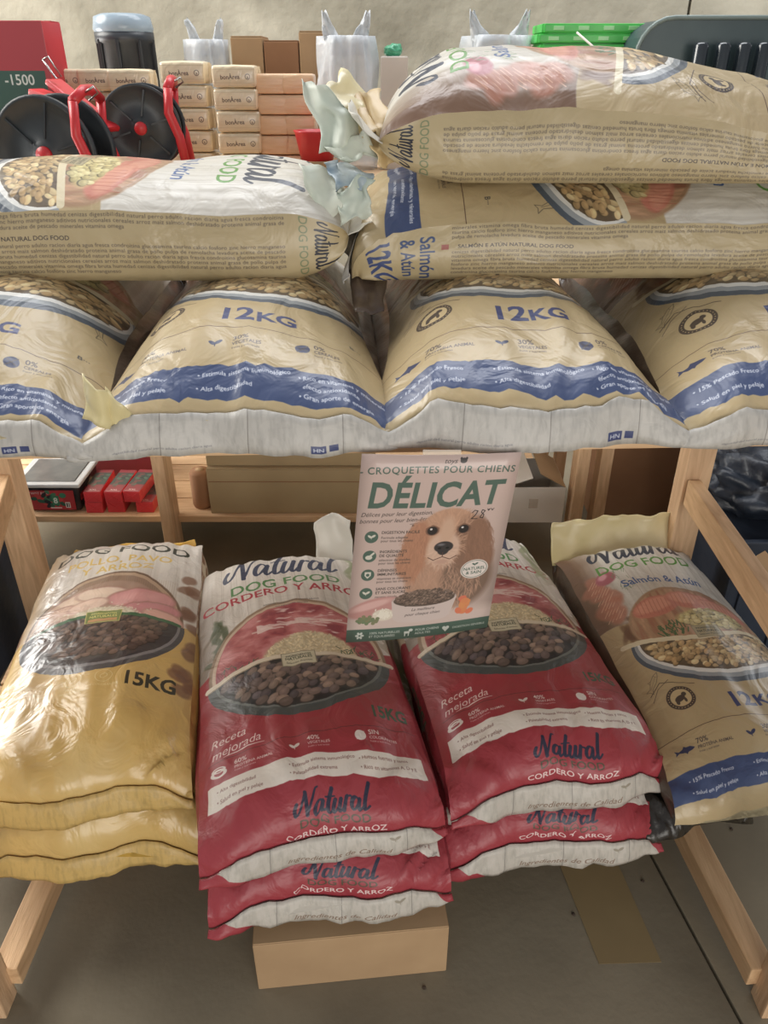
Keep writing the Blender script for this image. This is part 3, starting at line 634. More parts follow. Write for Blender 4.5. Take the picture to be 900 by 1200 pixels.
CONC = mat('concrete_floor', (104, 96, 80), (138, 128, 108), .75, 2.2, bump=.12, bscale=50, detail=9)
WALLM = mat('concrete_wall', (138, 133, 117), (190, 184, 166), .9, 2.0, bump=.8, bscale=14, detail=12, dist=.6)

# ------------------------------------------------------------------ setting: floor slabs, rear wall
cx_, cy_ = .613, 1.095; ja = math.radians(10)
bm = bmesh.new(); box(bm, (0, 2.0, -.06), (9, 9, .06)); fl = tag(obj('floor', bm, mat('joint_filler', (70, 62, 52), (84, 76, 64), .9)), kind='structure')
jd = Vector((-math.sin(ja), math.cos(ja), 0)); jn = Vector((math.cos(ja), math.sin(ja), 0)); jc = Vector((cx_, cy_, 0))
for sx_ in (-1, 1):
    for k in range(-2, 3):
        for q in (0, 1):
            c = jc + jn*(sx_*(1.25+2.5*q)) + jd*(k*2.6+1.6)
            bm = bmesh.new(); box(bm, (0, 0, 0), (2.494, 2.594, .06), .003)
            obj('floor_slab', bm, CONC, fl, loc=(c.x, c.y, -.03), rot=(0, 0, ja))
WY = 3.9
bm = bmesh.new(); box(bm, (0, WY+.12, 1.7), (9, .1, 3.6)); wl = tag(obj('wall_back', bm, mat('joint_grout', (150, 144, 130), (160, 154, 140), .9)), kind='structure')
jx = at_y(808, 10, WY).x
for a, b in ((-4.5, jx-.006), (jx+.006, 4.5)):
    bm = bmesh.new(); box(bm, ((a+b)/2, WY+.035, 1.7), (b-a, .07, 3.6), .004); obj('wall_panel', bm, WALLM, wl)

# ------------------------------------------------------------------ wooden display table
H1 = 1.11; H2 = .20
tb = thing('display_table', 'pine display table carrying the sacks of dog food on its upper and lower decks', 'shelf', (0, 1.3, 0))
def tpart(name, a, b, wd, h, m, bev=.003):
    bm = bmesh.new(); beam(bm, Vector(a)-tb.location, Vector(b)-tb.location, wd, h, bev); return obj(name, bm, m, tb)
yaw = .04
FE = .962
def up(x, y, z): return (x, y+yaw*x, z)
for i in range(7):
    y = FE+.07+i*.142; tpart('deck_plank', up(-1.12, y, H1-.011), up(1.0, y, H1-.011), .138, .022, PINE)
for i in range(5):
    y = 1.20+i*.145; a = .10; tpart('lower_deck_plank', (-.98, y-.98*a, H2-.011), (.82, y+.82*a, H2-.011), .135, .022, PINE)
PL = [(-1.03, 1.86), (.845, 1.87)]; PF = [(-.735, .80), (.735, .80)]
for i, (x, y) in enumerate(PL): tpart('post', (x, y, 0), (x, y, H1-.024), .07, .07, PINEV)
for i, (x, y) in enumerate(PF): tpart('post', (x, y, 0), (x, y, H1-.024), .05, .05, PINEV)
R0 = at_y(815, 578, 1.83); tpart('side_rail', (.835, 1.83, .555), (.775, .84, .60), .035, .075, PINEY)
tpart('side_rail', (-1.02, 1.83, .575), (-.735, .82, .575), .035, .075, PINEY)
tpart('top_rail', (.83, 1.9, H1-.06), (.74, .8, H1-.06), .03, .07, PINEY); tpart('top_rail', (-1.02, 1.9, H1-.06), (-.74, .8, H1-.06), .03, .07, PINEY)
tpart('foot_rail', (.655, 1.40, .06), (.715, .82, .06), .05, .05, PINEY); tpart('foot_rail', (-.70, 1.40, .06), (-.715, .82, .06), .05, .05, PINEY)
tpart('lower_rail', (-.72, 1.14, H2-.05), (.70, 1.26, H2-.05), .04, .055, PINE)
tpart('lower_rail', (-1.0, 1.72, H2-.05), (.82, 1.9, H2-.05), .04, .055, PINE)

# ------------------------------------------------------------------ sacks
MT = {k: [print_mat('printed_sack_'+k, IM[k], r, c, b, s_), print_mat('printed_gusset_'+k, IM[k+'_g'], r, c, b, s_),
          mat('sack_back_'+k, *bc, rough=r, bump=.2, bscale=20)] for k, r, c, b, s_, bc in (
    ('red', .42, .0, .5, 13, ((196, 190, 180), (214, 208, 198))), ('gold', .38, .1, .5, 11, ((196, 184, 150), (212, 200, 168))), ('yellow', .33, .25, .6, 11, ((214, 170, 76), (224, 184, 96))))}
MP = {k: print_mat('printed_panel_'+k, IM[k+'_p'], .45, 0, .2, 24) for k in ('red', 'gold', 'yellow')}
GOLDFLAP = mat('sack_inside_gold', (206, 192, 140), (226, 214, 176), .35, 6, bump=.2, bscale=14, coat=.2)
WHITEFLAP = mat('sack_inside_white', (200, 197, 186), (216, 213, 202), .4, 6, bump=.2, bscale=14)
def N(x, y, z, s): return noise.noise(Vector((x*s, y*s, z*s)))
SK = []
def bag(kind, label, loc, rz, W=.43, L=.84, T=.14, hem=.05, a=.20, b=.16, pf=2.3, pb=2.0, gus=.6, seed=0., back_h=.05, flap=None, wr=1.0, group=None, post=None, panel=True, hemshape=1.0, art_rot=False, name='dog_food_sack', mats=None, pin=.012, rot=None, corners=0., uvw=(0, 1), inset=0.):
    root = thing(name, label, 'sack', loc, rot or (0, 0, rz), group); SK.append(root)
    ms = mats or MT[kind]
    # rows along the length: (y, top height factor, end factor)
    rows = []; n1, n2, n3 = 15, 26, 13
    for i in range(n1):
        ph = (i/n1)*PI/2; rows.append((a*(1-math.cos(ph)**(2/pf)), math.sin(ph)**(2/pf), 0, 0))
    for i in range(n2): rows.append((a+(L-a-b)*i/n2, 1, 1, 0))
    for i in range(n3+1):
        ph = PI/2*(1-i/n3); rows.append((L-b*(1-math.cos(ph)**(2/pb)), math.sin(ph)**(2/pb), 2, 1))
    NT = 44; NG = 8; NB = 10
    # arc length
    arc = [0]; 
    for (y0, f0, e0, k0), (y1, f1, e1, k1) in zip(rows, rows[1:]): arc.append(arc[-1]+math.hypot(y1-y0, (f1-f0)*(T-hem)))
    AL = arc[-1]
    V = []; 
    def hemz(s): return hem*(1-.10*N(s*3, seed, 1, 1)*2)*max(.06, min(1, (1-abs(s+.12*N(seed, 3, 1, 1)))/.34))**(1.0*hemshape) + .006*N(s*9, seed, 4, 1)
    rowv = []
    for ri, (y, f, e, k) in enumerate(rows):
        ef = min(1, y/.10); eb = min(1, (L-y)/.12)
        endw = (1-ef)+(1-eb)
        hw = W/2*(1+.02*(1-ef)-.03*math.sin(PI*min(1, y/L)) - .05*(1-min(1, (L-y)/.2)))
        lo = f*0
        ring = []
        tt = []
        for j in range(NT+1):
            s = -1+2*j/NT
            # sinusoidal spacing gives more rows near the edges
            s = math.sin(s*PI/2)*.5+s*.5
            base = hemz(s) if k == 0 and e == 0 else (back_h if e == 2 else 0)
            zc = base + (T-base)*f
            zbt = (T*gus)*f + base*(1-f)
            q = 1-abs(s)**2.6
            z = zbt + (zc-zbt)*q
            # filling lumps and wrinkles
            lump = .012*N(s*W*.5+seed*3, y, seed, 5)*min(ef, eb)
            rad = .007*wr*N(s*W*(14+20*(1-min(ef, 1))), y*3.2+seed, seed*2, 1.0)*(1.0*(1-min(1, y/.28))+.25)
            rad2 = .006*wr*N(s*W*26, y*5+seed, seed*2+9, 1.0)*(1-min(1, (L-y)/.25))
            cross = .0045*wr*N(s*W*3+seed, y*13, seed, 1.0)
            fine = .002*wr*N(s*W, y, seed, 34)
            amt = 1 if f > .05 else f/.05
            z += (lump+rad+rad2+cross+fine)*amt
            x = hw*s*(1+.012*N(y*7, seed, s, 1)*abs(s))*(1-inset*min(f, 1)*min(1, y/.22)*(.4+.6*min(1, y/.5)))
            yy = y + (-.010*math.cos(s*PI*1.5+seed)*(1-ef)) + .006*N(s*4, seed, 2, 1)*(1-ef) - corners*(abs(s)**6)*(1-ef)
            ring.append((x, yy, z))
        te = [ring[0], ring[-1]]
        # gusset right (s=+1 downwards) then bottom then gusset left upwards
        g = []
        hg = te[1][2]; zb = 0 if e != 0 else 0
        zb = back_h*(1-f)*.9 if e == 2 else 0
        for side in (1, 0):
            top = te[side]; sg = 1 if side else -1
            seq = []
            for i in range(1, NG):
                r = i/NG; z = top[2]+(zb-top[2])*r
                bulge = .012*math.sin(PI*r)*f - pin*math.sin(PI*r)*(1-f)*2
                bulge += .004*wr*N(y*9, r*2, seed+sg, 1)
                seq.append((top[0]+(sg*hw*.985-top[0])*r*(1 if inset else 0)+sg*bulge, top[1]+.018*r*(1-ef), z))
            g.append(seq)
        bot = [((hw if inset else te[1][0])*(1-2*i/NB)*.985, ring[0][1]+.018*(1-ef), zb) for i in range(NB+1)]
        ringv = ring + g[0] + bot + g[1][::-1]
        rowv.append(ringv)
    if post: rowv = [[post(*p) for p in r] for r in rowv]
    bm = bmesh.new(); uvl = bm.loops.layers.uv.new('uv'); R = [[bm.verts.new(p) for p in r] for r in rowv]; M_ = len(R[0])
    su = []
    for j in range(NT+1):
        s = -1+2*j/NT; su.append(((math.sin(s*PI/2)*.5+s*.5)+1)/2)
    for i in range(len(R)-1):
        for j in range(M_):
            j2 = (j+1) % M_
            f_ = bm.faces.new((R[i][j], R[i][j2], R[i+1][j2], R[i+1][j])); f_.smooth = True
            if j < NT:
                f_.material_index = 0; uu = [su[j], su[j+1]]
                va, vb = (uvw[0]+(uvw[1]-uvw[0])*arc[q_]/AL for q_ in (i, i+1)); uvs = [(uu[0], va), (uu[1], va), (uu[1], vb), (uu[0], vb)]
            elif j < NT+NG or j >= NT+NG+NB:
                f_.material_index = 1
                if j < NT+NG: r0, r1 = 1-(j-NT)/NG, 1-(j+1-NT)/NG
                else: r0, r1 = 1-(j-NT-NG-NB)/NG, 1-(j+1-NT-NG-NB)/NG
                uvs = [(rows[i][0]/L, r0), (rows[i][0]/L, r1), (rows[i+1][0]/L, r1), (rows[i+1][0]/L, r0)]
            else:
                f_.material_index = 2; uvs = [(0, 0)]*4
            for l, q in zip(f_.loops, uvs): l[uvl].uv = q
    for r in (R[0][::-1], R[-1]):
        f_ = bm.faces.new(r); f_.material_index = 2
    for i in range(len(R)-1):
        for j in (0, NT):
            e = bm.edges.get((R[i][j], R[i+1][j])); 
            if e: e.smooth = False
    bmesh.ops.recalc_face_normals(bm, faces=bm.faces)
    obj('body', bm, ms, root)
    if panel:
        bm = bmesh.new(); uvl = bm.loops.layers.uv.new('uv'); P = []
        n = NT; K = 5; r0 = rowv[0]
        for j in range(n+1):
            x, y, z = r0[j]; col = []
            s = -1+2*su[j]
            zlow = min(z, .002+.004*N(s*5, seed, 7, 1)) - .006
            if post: zlow += r0[NT+NG+NB//2][2]
            for k in range(K+1):
                t = k/K; z_ = (z+.003)+(zlow-z-.003)*t
                yb = y-.004-.010*math.sin(t*PI*.6)-.006*wr*N(s*7, t*2, seed, 1)*t-.008*t*(1-abs(s))
                col.append(bm.verts.new((x*(1+.01*t), yb, z_)))
            P.append(col)
        for j in range(n):
            for k in range(K):
                f_ = bm.faces.new((P[j][k], P[j][k+1], P[j+1][k+1], P[j+1][k])); f_.smooth = True
                for l, q in zip(f_.loops, ((su[j], 1-k/K), (su[j], 1-(k+1)/K), (su[j+1], 1-(k+1)/K), (su[j+1], 1-k/K))): l[uvl].uv = q
        o = obj('bottom_panel', bm, MP[kind], root); md = o.modifiers.new('thick', 'SOLIDIFY'); md.thickness = .0012; md.offset = 1
        if kind != 'yellow': tag(o, 'pale folded bottom panel')
    if flap:
        fh, lean, s0, s1, fm, fl_lab, zig = flap
        bm = bmesh.new(); uvl = bm.loops.layers.uv.new('uv'); rl = rowv[-1]; G = []; K = 7
        js = [j for j in range(NT+1) if s0 <= su[j] <= s1]
        for j in js:
            x, y, z = rl[j]; s = su[j]; loc_t = (s-s0)/(s1-s0); hgt = fh*(1-zig*abs(2*loc_t-1))*(1+.25*N(s*2.6, seed, 3, 1)); col = []
            for k in range(K+1):
                t = k/K
                col.append(bm.verts.new((x+.012*N(s*8, t*3, seed, 1)*t, y-.006+hgt*t*math.cos(lean*(.6+.4*t))+.016*N(s*9, t*2, seed+4, 1)*t, z-.004+hgt*t*math.sin(lean*(.6+.4*t))+.008*N(s*11, t*3, seed+1, 1)*t)))
            G.append(col)
        for a_, b_ in zip(G, G[1:]):
            for k in range(K):
                f_ = bm.faces.new((a_[k], b_[k], b_[k+1], a_[k+1])); f_.smooth = True
        o = obj('top_flap', bm, fm, root); md = o.modifiers.new('thick', 'SOLIDIFY'); md.thickness = .0015
        if fl_lab: tag(o, fl_lab)
    return root

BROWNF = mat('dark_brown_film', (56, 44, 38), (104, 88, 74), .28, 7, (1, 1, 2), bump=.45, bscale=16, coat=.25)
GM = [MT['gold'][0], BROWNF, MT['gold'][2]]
# upper deck, four gold sacks side by side
gx = (-.60, -.195, .203, .612)
glab = ('gold sack at the left end of the upper deck, cut by the photo edge', 'gold 12 kg sack on the upper deck with a folded cream corner, left of centre',
        'gold 12 kg sack on the upper deck directly above the dog poster', 'gold 12 kg sack at the right end of the upper deck')
for i, x in enumerate(gx):
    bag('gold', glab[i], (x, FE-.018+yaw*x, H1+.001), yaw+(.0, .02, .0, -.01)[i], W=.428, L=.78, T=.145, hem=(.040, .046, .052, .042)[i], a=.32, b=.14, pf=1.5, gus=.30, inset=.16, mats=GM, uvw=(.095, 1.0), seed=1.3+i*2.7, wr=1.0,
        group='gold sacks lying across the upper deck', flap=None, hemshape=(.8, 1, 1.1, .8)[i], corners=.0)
# crosswise sacks on top of them
bag('gold', 'gold sack laid crosswise on the left half of the upper pile', (-.86, 1.475, H1+.137), -PI/2+.01, W=.40, L=.80, T=.165, hem=.06, a=.14, b=.12, pf=2.4, pb=1.9, gus=.62, seed=21.5, uvw=(.10, 1.12), wr=.9, back_h=.07,
    flap=(.06, .5, .05, .95, WHITEFLAP, 'crumpled top flap', .2), group='gold sacks laid crosswise on the pile')
bag('gold', 'gold crosswise sack under the topmost one on the right', (-.045, 1.49, H1+.137), -PI/2+.015, W=.40, L=.78, T=.155, hem=.06, a=.13, b=.14, pf=2.2, pb=2.0, gus=.56, seed=33.1, wr=1.0, back_h=.06,
    group='gold sacks laid crosswise on the pile')
bag('gold', 'topmost gold sack of the right-hand pile with a big crumpled flap', (.775, 1.485, H1+.285), PI/2-.015, W=.41, L=.78, T=.185, hem=.06, a=.44, b=.13, pf=1.55, pb=1.6, gus=.54, seed=45.9, uvw=(0, 1.06), wr=1.0, back_h=.06,
    flap=(.085, .75, .0, 1.0, WHITEFLAP, 'torn crumpled top flap', .3), group='gold sacks laid crosswise on the pile')

# lower deck stacks (front left corner pixel, front right corner pixel, height) -> pose
def front(pl, pr, h, **k):
    a = at_h(*pl, h); b = at_h(*pr, h); c = (a+b)/2; return c, math.atan2(b.y-a.y, b.x-a.x), (b-a).length
YF = (.03, .9, .1, .95, MT['yellow'][2], None, .1)
bag('yellow', 'yellow 15 kg sack lowest in the left stack, only its folded end showing', (-.575, .955, H2+.001), .10, W=.44, L=.82, T=.135, hem=.042, a=.10, b=.14, gus=.6, uvw=(.04, 1.05), seed=51, wr=1.5, group='yellow chicken sacks on the lower deck')
bag('yellow', 'yellow 15 kg sack with a round bowl print, on top of the left stack', (-.580, .985, H2+.118), .155, W=.415, L=.84, T=.13, hem=.048, a=.20, b=.14, gus=.5, uvw=(.045, 1.07), seed=57.3, wr=1.5, flap=YF, group='yellow chicken sacks on the lower deck')
bag('red', 'red lamb and rice sack lowest in the middle stack, above the cardboard box', (-.095, .862, H2+.001), .115, W=.44, L=.84, T=.12, hem=.04, a=.13, b=.14, gus=.6, uvw=(.055, 1.42), seed=61, wr=1.7, group='red lamb and rice sacks on the lower deck')
bag('red', 'red sack on top of the middle stack, with a white ear sticking up', (-.105, .905, H2+.108), .215, W=.445, L=.86, T=.13, hem=.042, a=.18, b=.09, gus=.5, uvw=(.068, 1.05), seed=66.4, wr=1.5, group='red lamb and rice sacks on the lower deck',
    flap=(.13, 1.15, .74, 1.0, WHITEFLAP, 'white ear of the top edge', .12))
bag('red', 'red lamb and rice sack at the bottom of the stack right of centre', (.332, .972, H2+.001), .12, W=.44, L=.84, T=.12, hem=.045, a=.13, b=.14, gus=.6, uvw=(.055, 1.42), seed=73, wr=1.7, group='red lamb and rice sacks on the lower deck')
bag('red', 'red lamb and rice sack partly behind the dog poster', (.345, 1.02, H2+.108), .185, W=.44, L=.84, T=.13, hem=.048, a=.18, b=.09, gus=.5, uvw=(.060, 1.05), seed=79.7, wr=1.5, group='red lamb and rice sacks on the lower deck')
bag('gold', 'black film sack squeezed between the red sacks and the gold sack', (.635, 1.02, H2+.001), .28, W=.25, L=.62, T=.085, hem=.03, a=.12, b=.14, gus=.6, seed=84, wr=2.5, panel=False, name='film_sack', mats=[DARKF]*3)
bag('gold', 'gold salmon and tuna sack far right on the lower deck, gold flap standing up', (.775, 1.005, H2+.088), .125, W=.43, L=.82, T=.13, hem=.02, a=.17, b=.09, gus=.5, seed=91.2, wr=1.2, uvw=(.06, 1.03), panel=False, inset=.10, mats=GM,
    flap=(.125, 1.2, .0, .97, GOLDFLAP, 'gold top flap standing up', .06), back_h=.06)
def flap_mesh(pts, th=.0015):
    bm = bmesh.new(); R = [[bm.verts.new(p) for p in r] for r in pts]
    for a, b in zip(R, R[1:]):
        for i in range(len(a)-1): bm.faces.new((a[i], a[i+1], b[i+1], b[i])).smooth = True
    return bm

def sheet(name, root, quad, Ys, m, seed=0, amp=.006, n=10, curl=0.0, lab=None):
    """crumpled sheet spanned between four frame points, each at its own distance"""
    bpy.context.view_layer.update(); P = [at_y(p[0], p[1], y) for p, y in zip(quad, Ys)]; inv = root.matrix_world.inverted(); rows = []
    for i in range(n+1):
        v = i/n; r = []
        for j in range(n+1):
            u = j/n; p = (P[0]*(1-u)+P[1]*u)*(1-v)+(P[3]*(1-u)+P[2]*u)*v
            q = Vector((N(u*2.3+seed, v*2.3, 1, 1), N(u*2.3, v*2.3+seed, 5, 1), N(u*2.3, v*2.3, seed, 1)))*amp*2
            fold = abs(((u*1.6+v*1.1+seed) % 1)-.5)*amp*2.2
            r.append(inv @ (p+q+Vector((0, -curl*math.sin(u*PI)-fold, 0))))
        rows.append(r)
    bm = flap_mesh(rows); o = obj(name, bm, m, root); md = o.modifiers.new('thick', 'SOLIDIFY'); md.thickness = .0014
    return tag(o, lab)
FOIL = mat('sack_flap_pale_green', (168, 182, 170), (206, 208, 194), .45, 9, bump=.08, bscale=12)
FOILB = mat('sack_flap_bluish', (120, 142, 160), (190, 198, 194), .4, 16, bump=.1, bscale=12)
KRAFTF = mat('sack_flap_tan', (190, 162, 116), (208, 184, 140), .4, 8, bump=.2, bscale=16)
sheet('corner_flap', SK[1], ((98, 436), (128, 458), (138, 500), (101, 488)), (.925, .915, .922, .93), GOLDFLAP, 2, .003, curl=.012, lab='cream folded corner')
sheet('corner_flap', SK[1], ((124, 452), (157, 484), (146, 501), (128, 500)), (.916, .922, .93, .924), GOLDFLAP, 4, .002, curl=.008, lab='cream folded corner')
tp = SK[6]
sheet('torn_flap', tp, ((354, 92), (384, 100), (424, 160), (378, 184)), (1.44, 1.40, 1.38, 1.36), FOIL, 1, .008, lab='pale torn corner of the top')
sheet('torn_flap', tp, ((384, 104), (398, 84), (434, 118), (424, 160)), (1.42, 1.50, 1.52, 1.40), GOLDFLAP, 6, .007, lab='cream torn corner of the top')
sheet('torn_flap', tp, ((412, 112), (440, 104), (462, 140), (430, 168)), (1.50, 1.50, 1.42, 1.36), KRAFTF, 3, .008, lab='tan side of the torn top')
sheet('torn_flap', tp, ((424, 160), (462, 138), (470, 186), (446, 190)), (1.37, 1.40, 1.36, 1.33), KRAFTF, 8, .008)
sheet('torn_flap', tp, ((380, 176), (428, 156), (446, 188), (404, 186)), (1.38, 1.37, 1.35, 1.34), FOIL, 11, .007)
sheet('crumpled_corner', SK[5], ((380, 190), (416, 192), (440, 214), (396, 226)), (1.34, 1.34, 1.31, 1.31), FOILB, 5, .008, lab='bluish crumpled corner')
sheet('crumpled_corner', SK[5], ((394, 222), (436, 206), (432, 250), (402, 262)), (1.32, 1.31, 1.29, 1.30), FOIL, 9, .008, lab='pale green crumpled corner')
sheet('crumpled_corner', SK[4], ((350, 190), (392, 196), (408, 240), (372, 262)), (1.36, 1.36, 1.32, 1.31), FOIL, 14, .009)
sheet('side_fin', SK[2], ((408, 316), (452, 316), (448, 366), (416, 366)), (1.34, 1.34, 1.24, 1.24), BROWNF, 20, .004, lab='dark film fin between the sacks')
# ------------------------------------------------------------------ poster hanging from the front edge of the deck
c4 = [at_y(424, 531, .915), at_y(611, 529, .915), at_y(571, 735, .925), at_y(405, 753, .925)]
pt = thing('poster', 'dog food poster with a golden spaniel, hanging from the front edge of the upper deck', 'poster', (c4[0]+c4[1])/2)
bm = bmesh.new(); uvl = bm.loops.layers.uv.new('uv'); G = []
for i in range(13):
    v = i/12; row = []
    for j in range(11):
        u = j/10; p = (c4[3]*(1-u)+c4[2]*u)*(1-v)+(c4[0]*(1-u)+c4[1]*u)*v; p = p+Vector((0, -.006*math.sin(u*PI)*1.0+.003*math.sin(v*5), 0)); row.append(bm.verts.new(p-pt.location))
    G.append(row)
for i in range(12):
    for j in range(10):
        f_ = bm.faces.new((G[i][j], G[i][j+1], G[i+1][j+1], G[i+1][j])); f_.smooth = True
        for l, q in zip(f_.loops, ((j/10, i/12), ((j+1)/10, i/12), ((j+1)/10, (i+1)/12), (j/10, (i+1)/12))): l[uvl].uv = q
o = obj('sheet', bm, print_mat('printed_poster', IM['poster'], .35, .3, .02, 8), pt); md = o.modifiers.new('thick', 'SOLIDIFY'); md.thickness = .0012; md.offset = -1
bm = bmesh.new(); box(bm, (0, 0, 0), (.05, .001, .022)); e_ = c4[0]*.5+c4[1]*.5
obj('tape', bm, mat('clear_tape', (226, 214, 200), (232, 222, 210), .2, alpha=.45), pt, loc=(0, -.0075, -.004))

# ------------------------------------------------------------------ cardboard box below the table
pl, pr = at_h(303, 1160, 0), at_h(523, 1138, 0); d = pr-pl; an = math.atan2(d.y, d.x); Wb = d.length; hb = .145; Db = .26
cb = thing('cardboard_box', 'plain cardboard box standing on the floor under the red sacks', 'box', (pl+pr)/2, (0, 0, an))
bm = bmesh.new(); box(bm, (0, Db/2, hb/2), (Wb, Db, hb), .003); obj('carton', bm, CARD, cb)
for s_ in (-1, 1):
    bm = bmesh.new(); box(bm, (0, Db/2+s_*Db/4, hb+.002), (Wb-.004, Db/2-.003, .003)); obj('flap', bm, CARD, cb)
# brown strip laid on the floor, its colour standing in for a shadow
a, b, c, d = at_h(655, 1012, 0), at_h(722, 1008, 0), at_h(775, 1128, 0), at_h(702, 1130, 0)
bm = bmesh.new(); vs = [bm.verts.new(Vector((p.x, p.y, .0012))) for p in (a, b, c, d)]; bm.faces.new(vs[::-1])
o = tag(obj('shadow_strip', bm, mat('shadow_brown', (122, 104, 72), (132, 114, 80), .8, 5)), 'flat brown strip in place of a shadow on the concrete floor below the red sacks', 'shadow'); md = o.modifiers.new('t', 'SOLIDIFY'); md.thickness = .001; md.offset = 0
# dark crumbs
for i, (px, py) in enumerate(((857, 972), (497, 1158), (672, 1072), (753, 1033))):
    p = at_h(px, py, 0); bm = bmesh.new(); bmesh.ops.create_icosphere(bm, subdivisions=2, radius=.004)
    for v in bm.verts: v.co *= 1+.5*N(v.co.x, v.co.y, v.co.z+i, 300); v.co.z *= .5
    tag(obj('crumb', bm, mat('dark_crumb', (60, 50, 44), (80, 66, 54), .9), loc=(p.x, p.y, .002)), ('dark crumb on the floor below the gold sack at the right', 'dark crumb on the floor beside the cardboard box', 'dark crumb on the brown floor strip', 'dark crumb on the floor between the brown strip and the floor joint')[i], 'crumb')

# ------------------------------------------------------------------ rear rack
RY = 2.30; RB = .205; RT = 1.28
rk = thing('rear_rack', 'pine storage rack behind the display table, holding packages and cartons', 'shelf', (0, RY+.25, 0))
def rpart(name, a, b, wd, h, m):
    bm = bmesh.new(); beam(bm, Vector(a)-rk.location, Vector(b)-rk.location, wd, h, .003); return obj(name, bm, m, rk)
xs = [at_y(182, 580, RY).x, at_y(214, 580, RY).x]
for x, wd in ((-1.42, .075), ((xs[0]+xs[1])/2, abs(xs[1]-xs[0])), (at_y(673, 580, RY).x, .075), (at_y(699, 580, RY).x, .062), (1.75, .075)):
    rpart('post', (x, RY-.02, 0), (x, RY-.02, 1.255), .04, wd, PINEV) if False else rpart('post', (x, RY-.022, .0), (x, RY-.022, RT), wd, .04, PINEV)
    rpart('post', (x, RY+.56, .0), (x, RY+.56, RT), wd, .04, PINEV)
for i in range(4): rpart('lower_board', (-1.5, RY+.065+i*.135, RB-.012), (at_y(652, 600, RY).x, RY+.065+i*.135, RB-.012), .13, .024, PINE)
for i in range(4): rpart('top_board', (-1.6, RY+.065+i*.135-.0, RT-.012), (1.9, RY+.065+i*.135, RT-.012), .13, .024, PINE)

# tub with lid
p = at_y(66, 604, RY+.03); tx = p.x+.01
tu = thing('plastic_tub', 'clear lidded tub of dark sweets with a red label, on the rear rack', 'tub', (tx-.02, RY+.13, RB))
bm = bmesh.new(); vs = box(bm, (0, 0, .05), (.215, .20, .10), .012)
for v in bm.verts: k = .93+.07*v.co.z/.1; v.co.x *= k; v.co.y *= k
obj('tub_body', bm, mat('dark_sweets', (26, 28, 32), (64, 58, 60), .25, 26), tu, True)
bm = bmesh.new(); box(bm, (0, 0, .106), (.236, .22, .014), .006); obj_lid = obj('lid', bm, mat('clear_lid', (206, 210, 214), (222, 224, 226), .25, alpha=.85), tu); bm = bmesh.new(); box(bm, (0, 0, .1135), (.19, .175, .004), .003); obj('lid_window', bm, mat('smoky_lid', (92, 94, 96), (120, 120, 120), .2, 14), obj_lid)
bm = bmesh.new(); box(bm, (0, 0, 0), (.185, .0015, .074)); o = obj('label', bm, [mat('label_red', (196, 44, 48)), print_mat('printed_tub_label', IM['tub'], .35, .2, 0)], tu, loc=(-.005, -.1015, .048), rot=(-.05, 0, 0)); tag(o, 'red printed label')
uvbox(o, (0, -1, 0), (-.0925, .0925, -.037, .037, lambda c: c.x, lambda c: c.z))
bm = bmesh.new(); box(bm, (.104, -.055, .062), (.0015, .06, .045)); obj('side_label', bm, mat('label_red', (196, 44, 48)), tu)
# red packets
pm = print_mat('printed_packet', IM['packet'], .3, .3, .05); rs = mat('packet_red', (214, 62, 70), (224, 74, 80), .35, 30, bump=.3, bscale=40)
first = None
def packet(px, py, dz, dx, lab):
    global first
    q = at_y(px, py, RY+.02); L_ = .17; W_ = .060; H_ = .042
    if first is None:
        r = thing('sweet_packet', lab, 'packet', (0, 0, 0), group='red packets beside the tub')
        bm = bmesh.new(); box(bm, (0, L_/2, H_/2), (W_, L_, H_), .003); o = obj('wrapper', bm, [rs, pm], r); uvbox(o, (0, 0, 1), (-W_/2, W_/2, 0, L_, lambda c: c.x, lambda c: c.y))
        bm = bmesh.new()
        for s_ in (-1, 1): box(bm, (s_*.0, -.001, H_/2), (W_*.98, .0015, .002), M=Matrix.Rotation(s_*.62, 4, 'Y'))
        obj('end_fold', bm, rs, r); first = r
    else:
        r = first.copy(); COL.objects.link(r); r['label'] = lab
        for ch in first.children: c = ch.copy(); COL.objects.link(c); c.parent = r
    r.location = (q.x, RY+.02+random.uniform(0, .01), RB+dz); r.rotation_euler = (0, 0, dx)
X0 = 111
packet(X0, 600, 0, .0, 'red sweet packet next to the tub, lower of its pair'); packet(X0+1, 600, .0425, .02, 'red sweet packet next to the tub, upper of its pair')
packet(X0+25, 600, 0, .0, 'red sweet packet in the middle of the packets, lower of its pair'); packet(X0+25, 600, .0425, -.05, 'red sweet packet in the middle of the packets, upper of its pair')
packet(X0+59, 600, 0, .0, 'red sweet packet lying alone nearest the rack post'); packet(X0+46, 600, .0425, -.08, 'red sweet packet bridging the gap, upper right of the packets')
q = at_y(140, 552, RY+.30)
bm = bmesh.new(); box(bm, (0, 0, .07), (.26, .12, .14), .004); r = thing('carton_tray', 'dark red carton tray behind the red packets', 'box', (q.x, RY+.36, RB)); obj('tray', bm, mat('maroon_card', (128, 44, 54), (140, 54, 62), .6), r)
bm = bmesh.new(); box(bm, (0, 0, .144), (.262, .122, .008), .002); obj('rim', bm, mat('maroon_card_rim', (168, 84, 84), (176, 92, 90), .6), r)
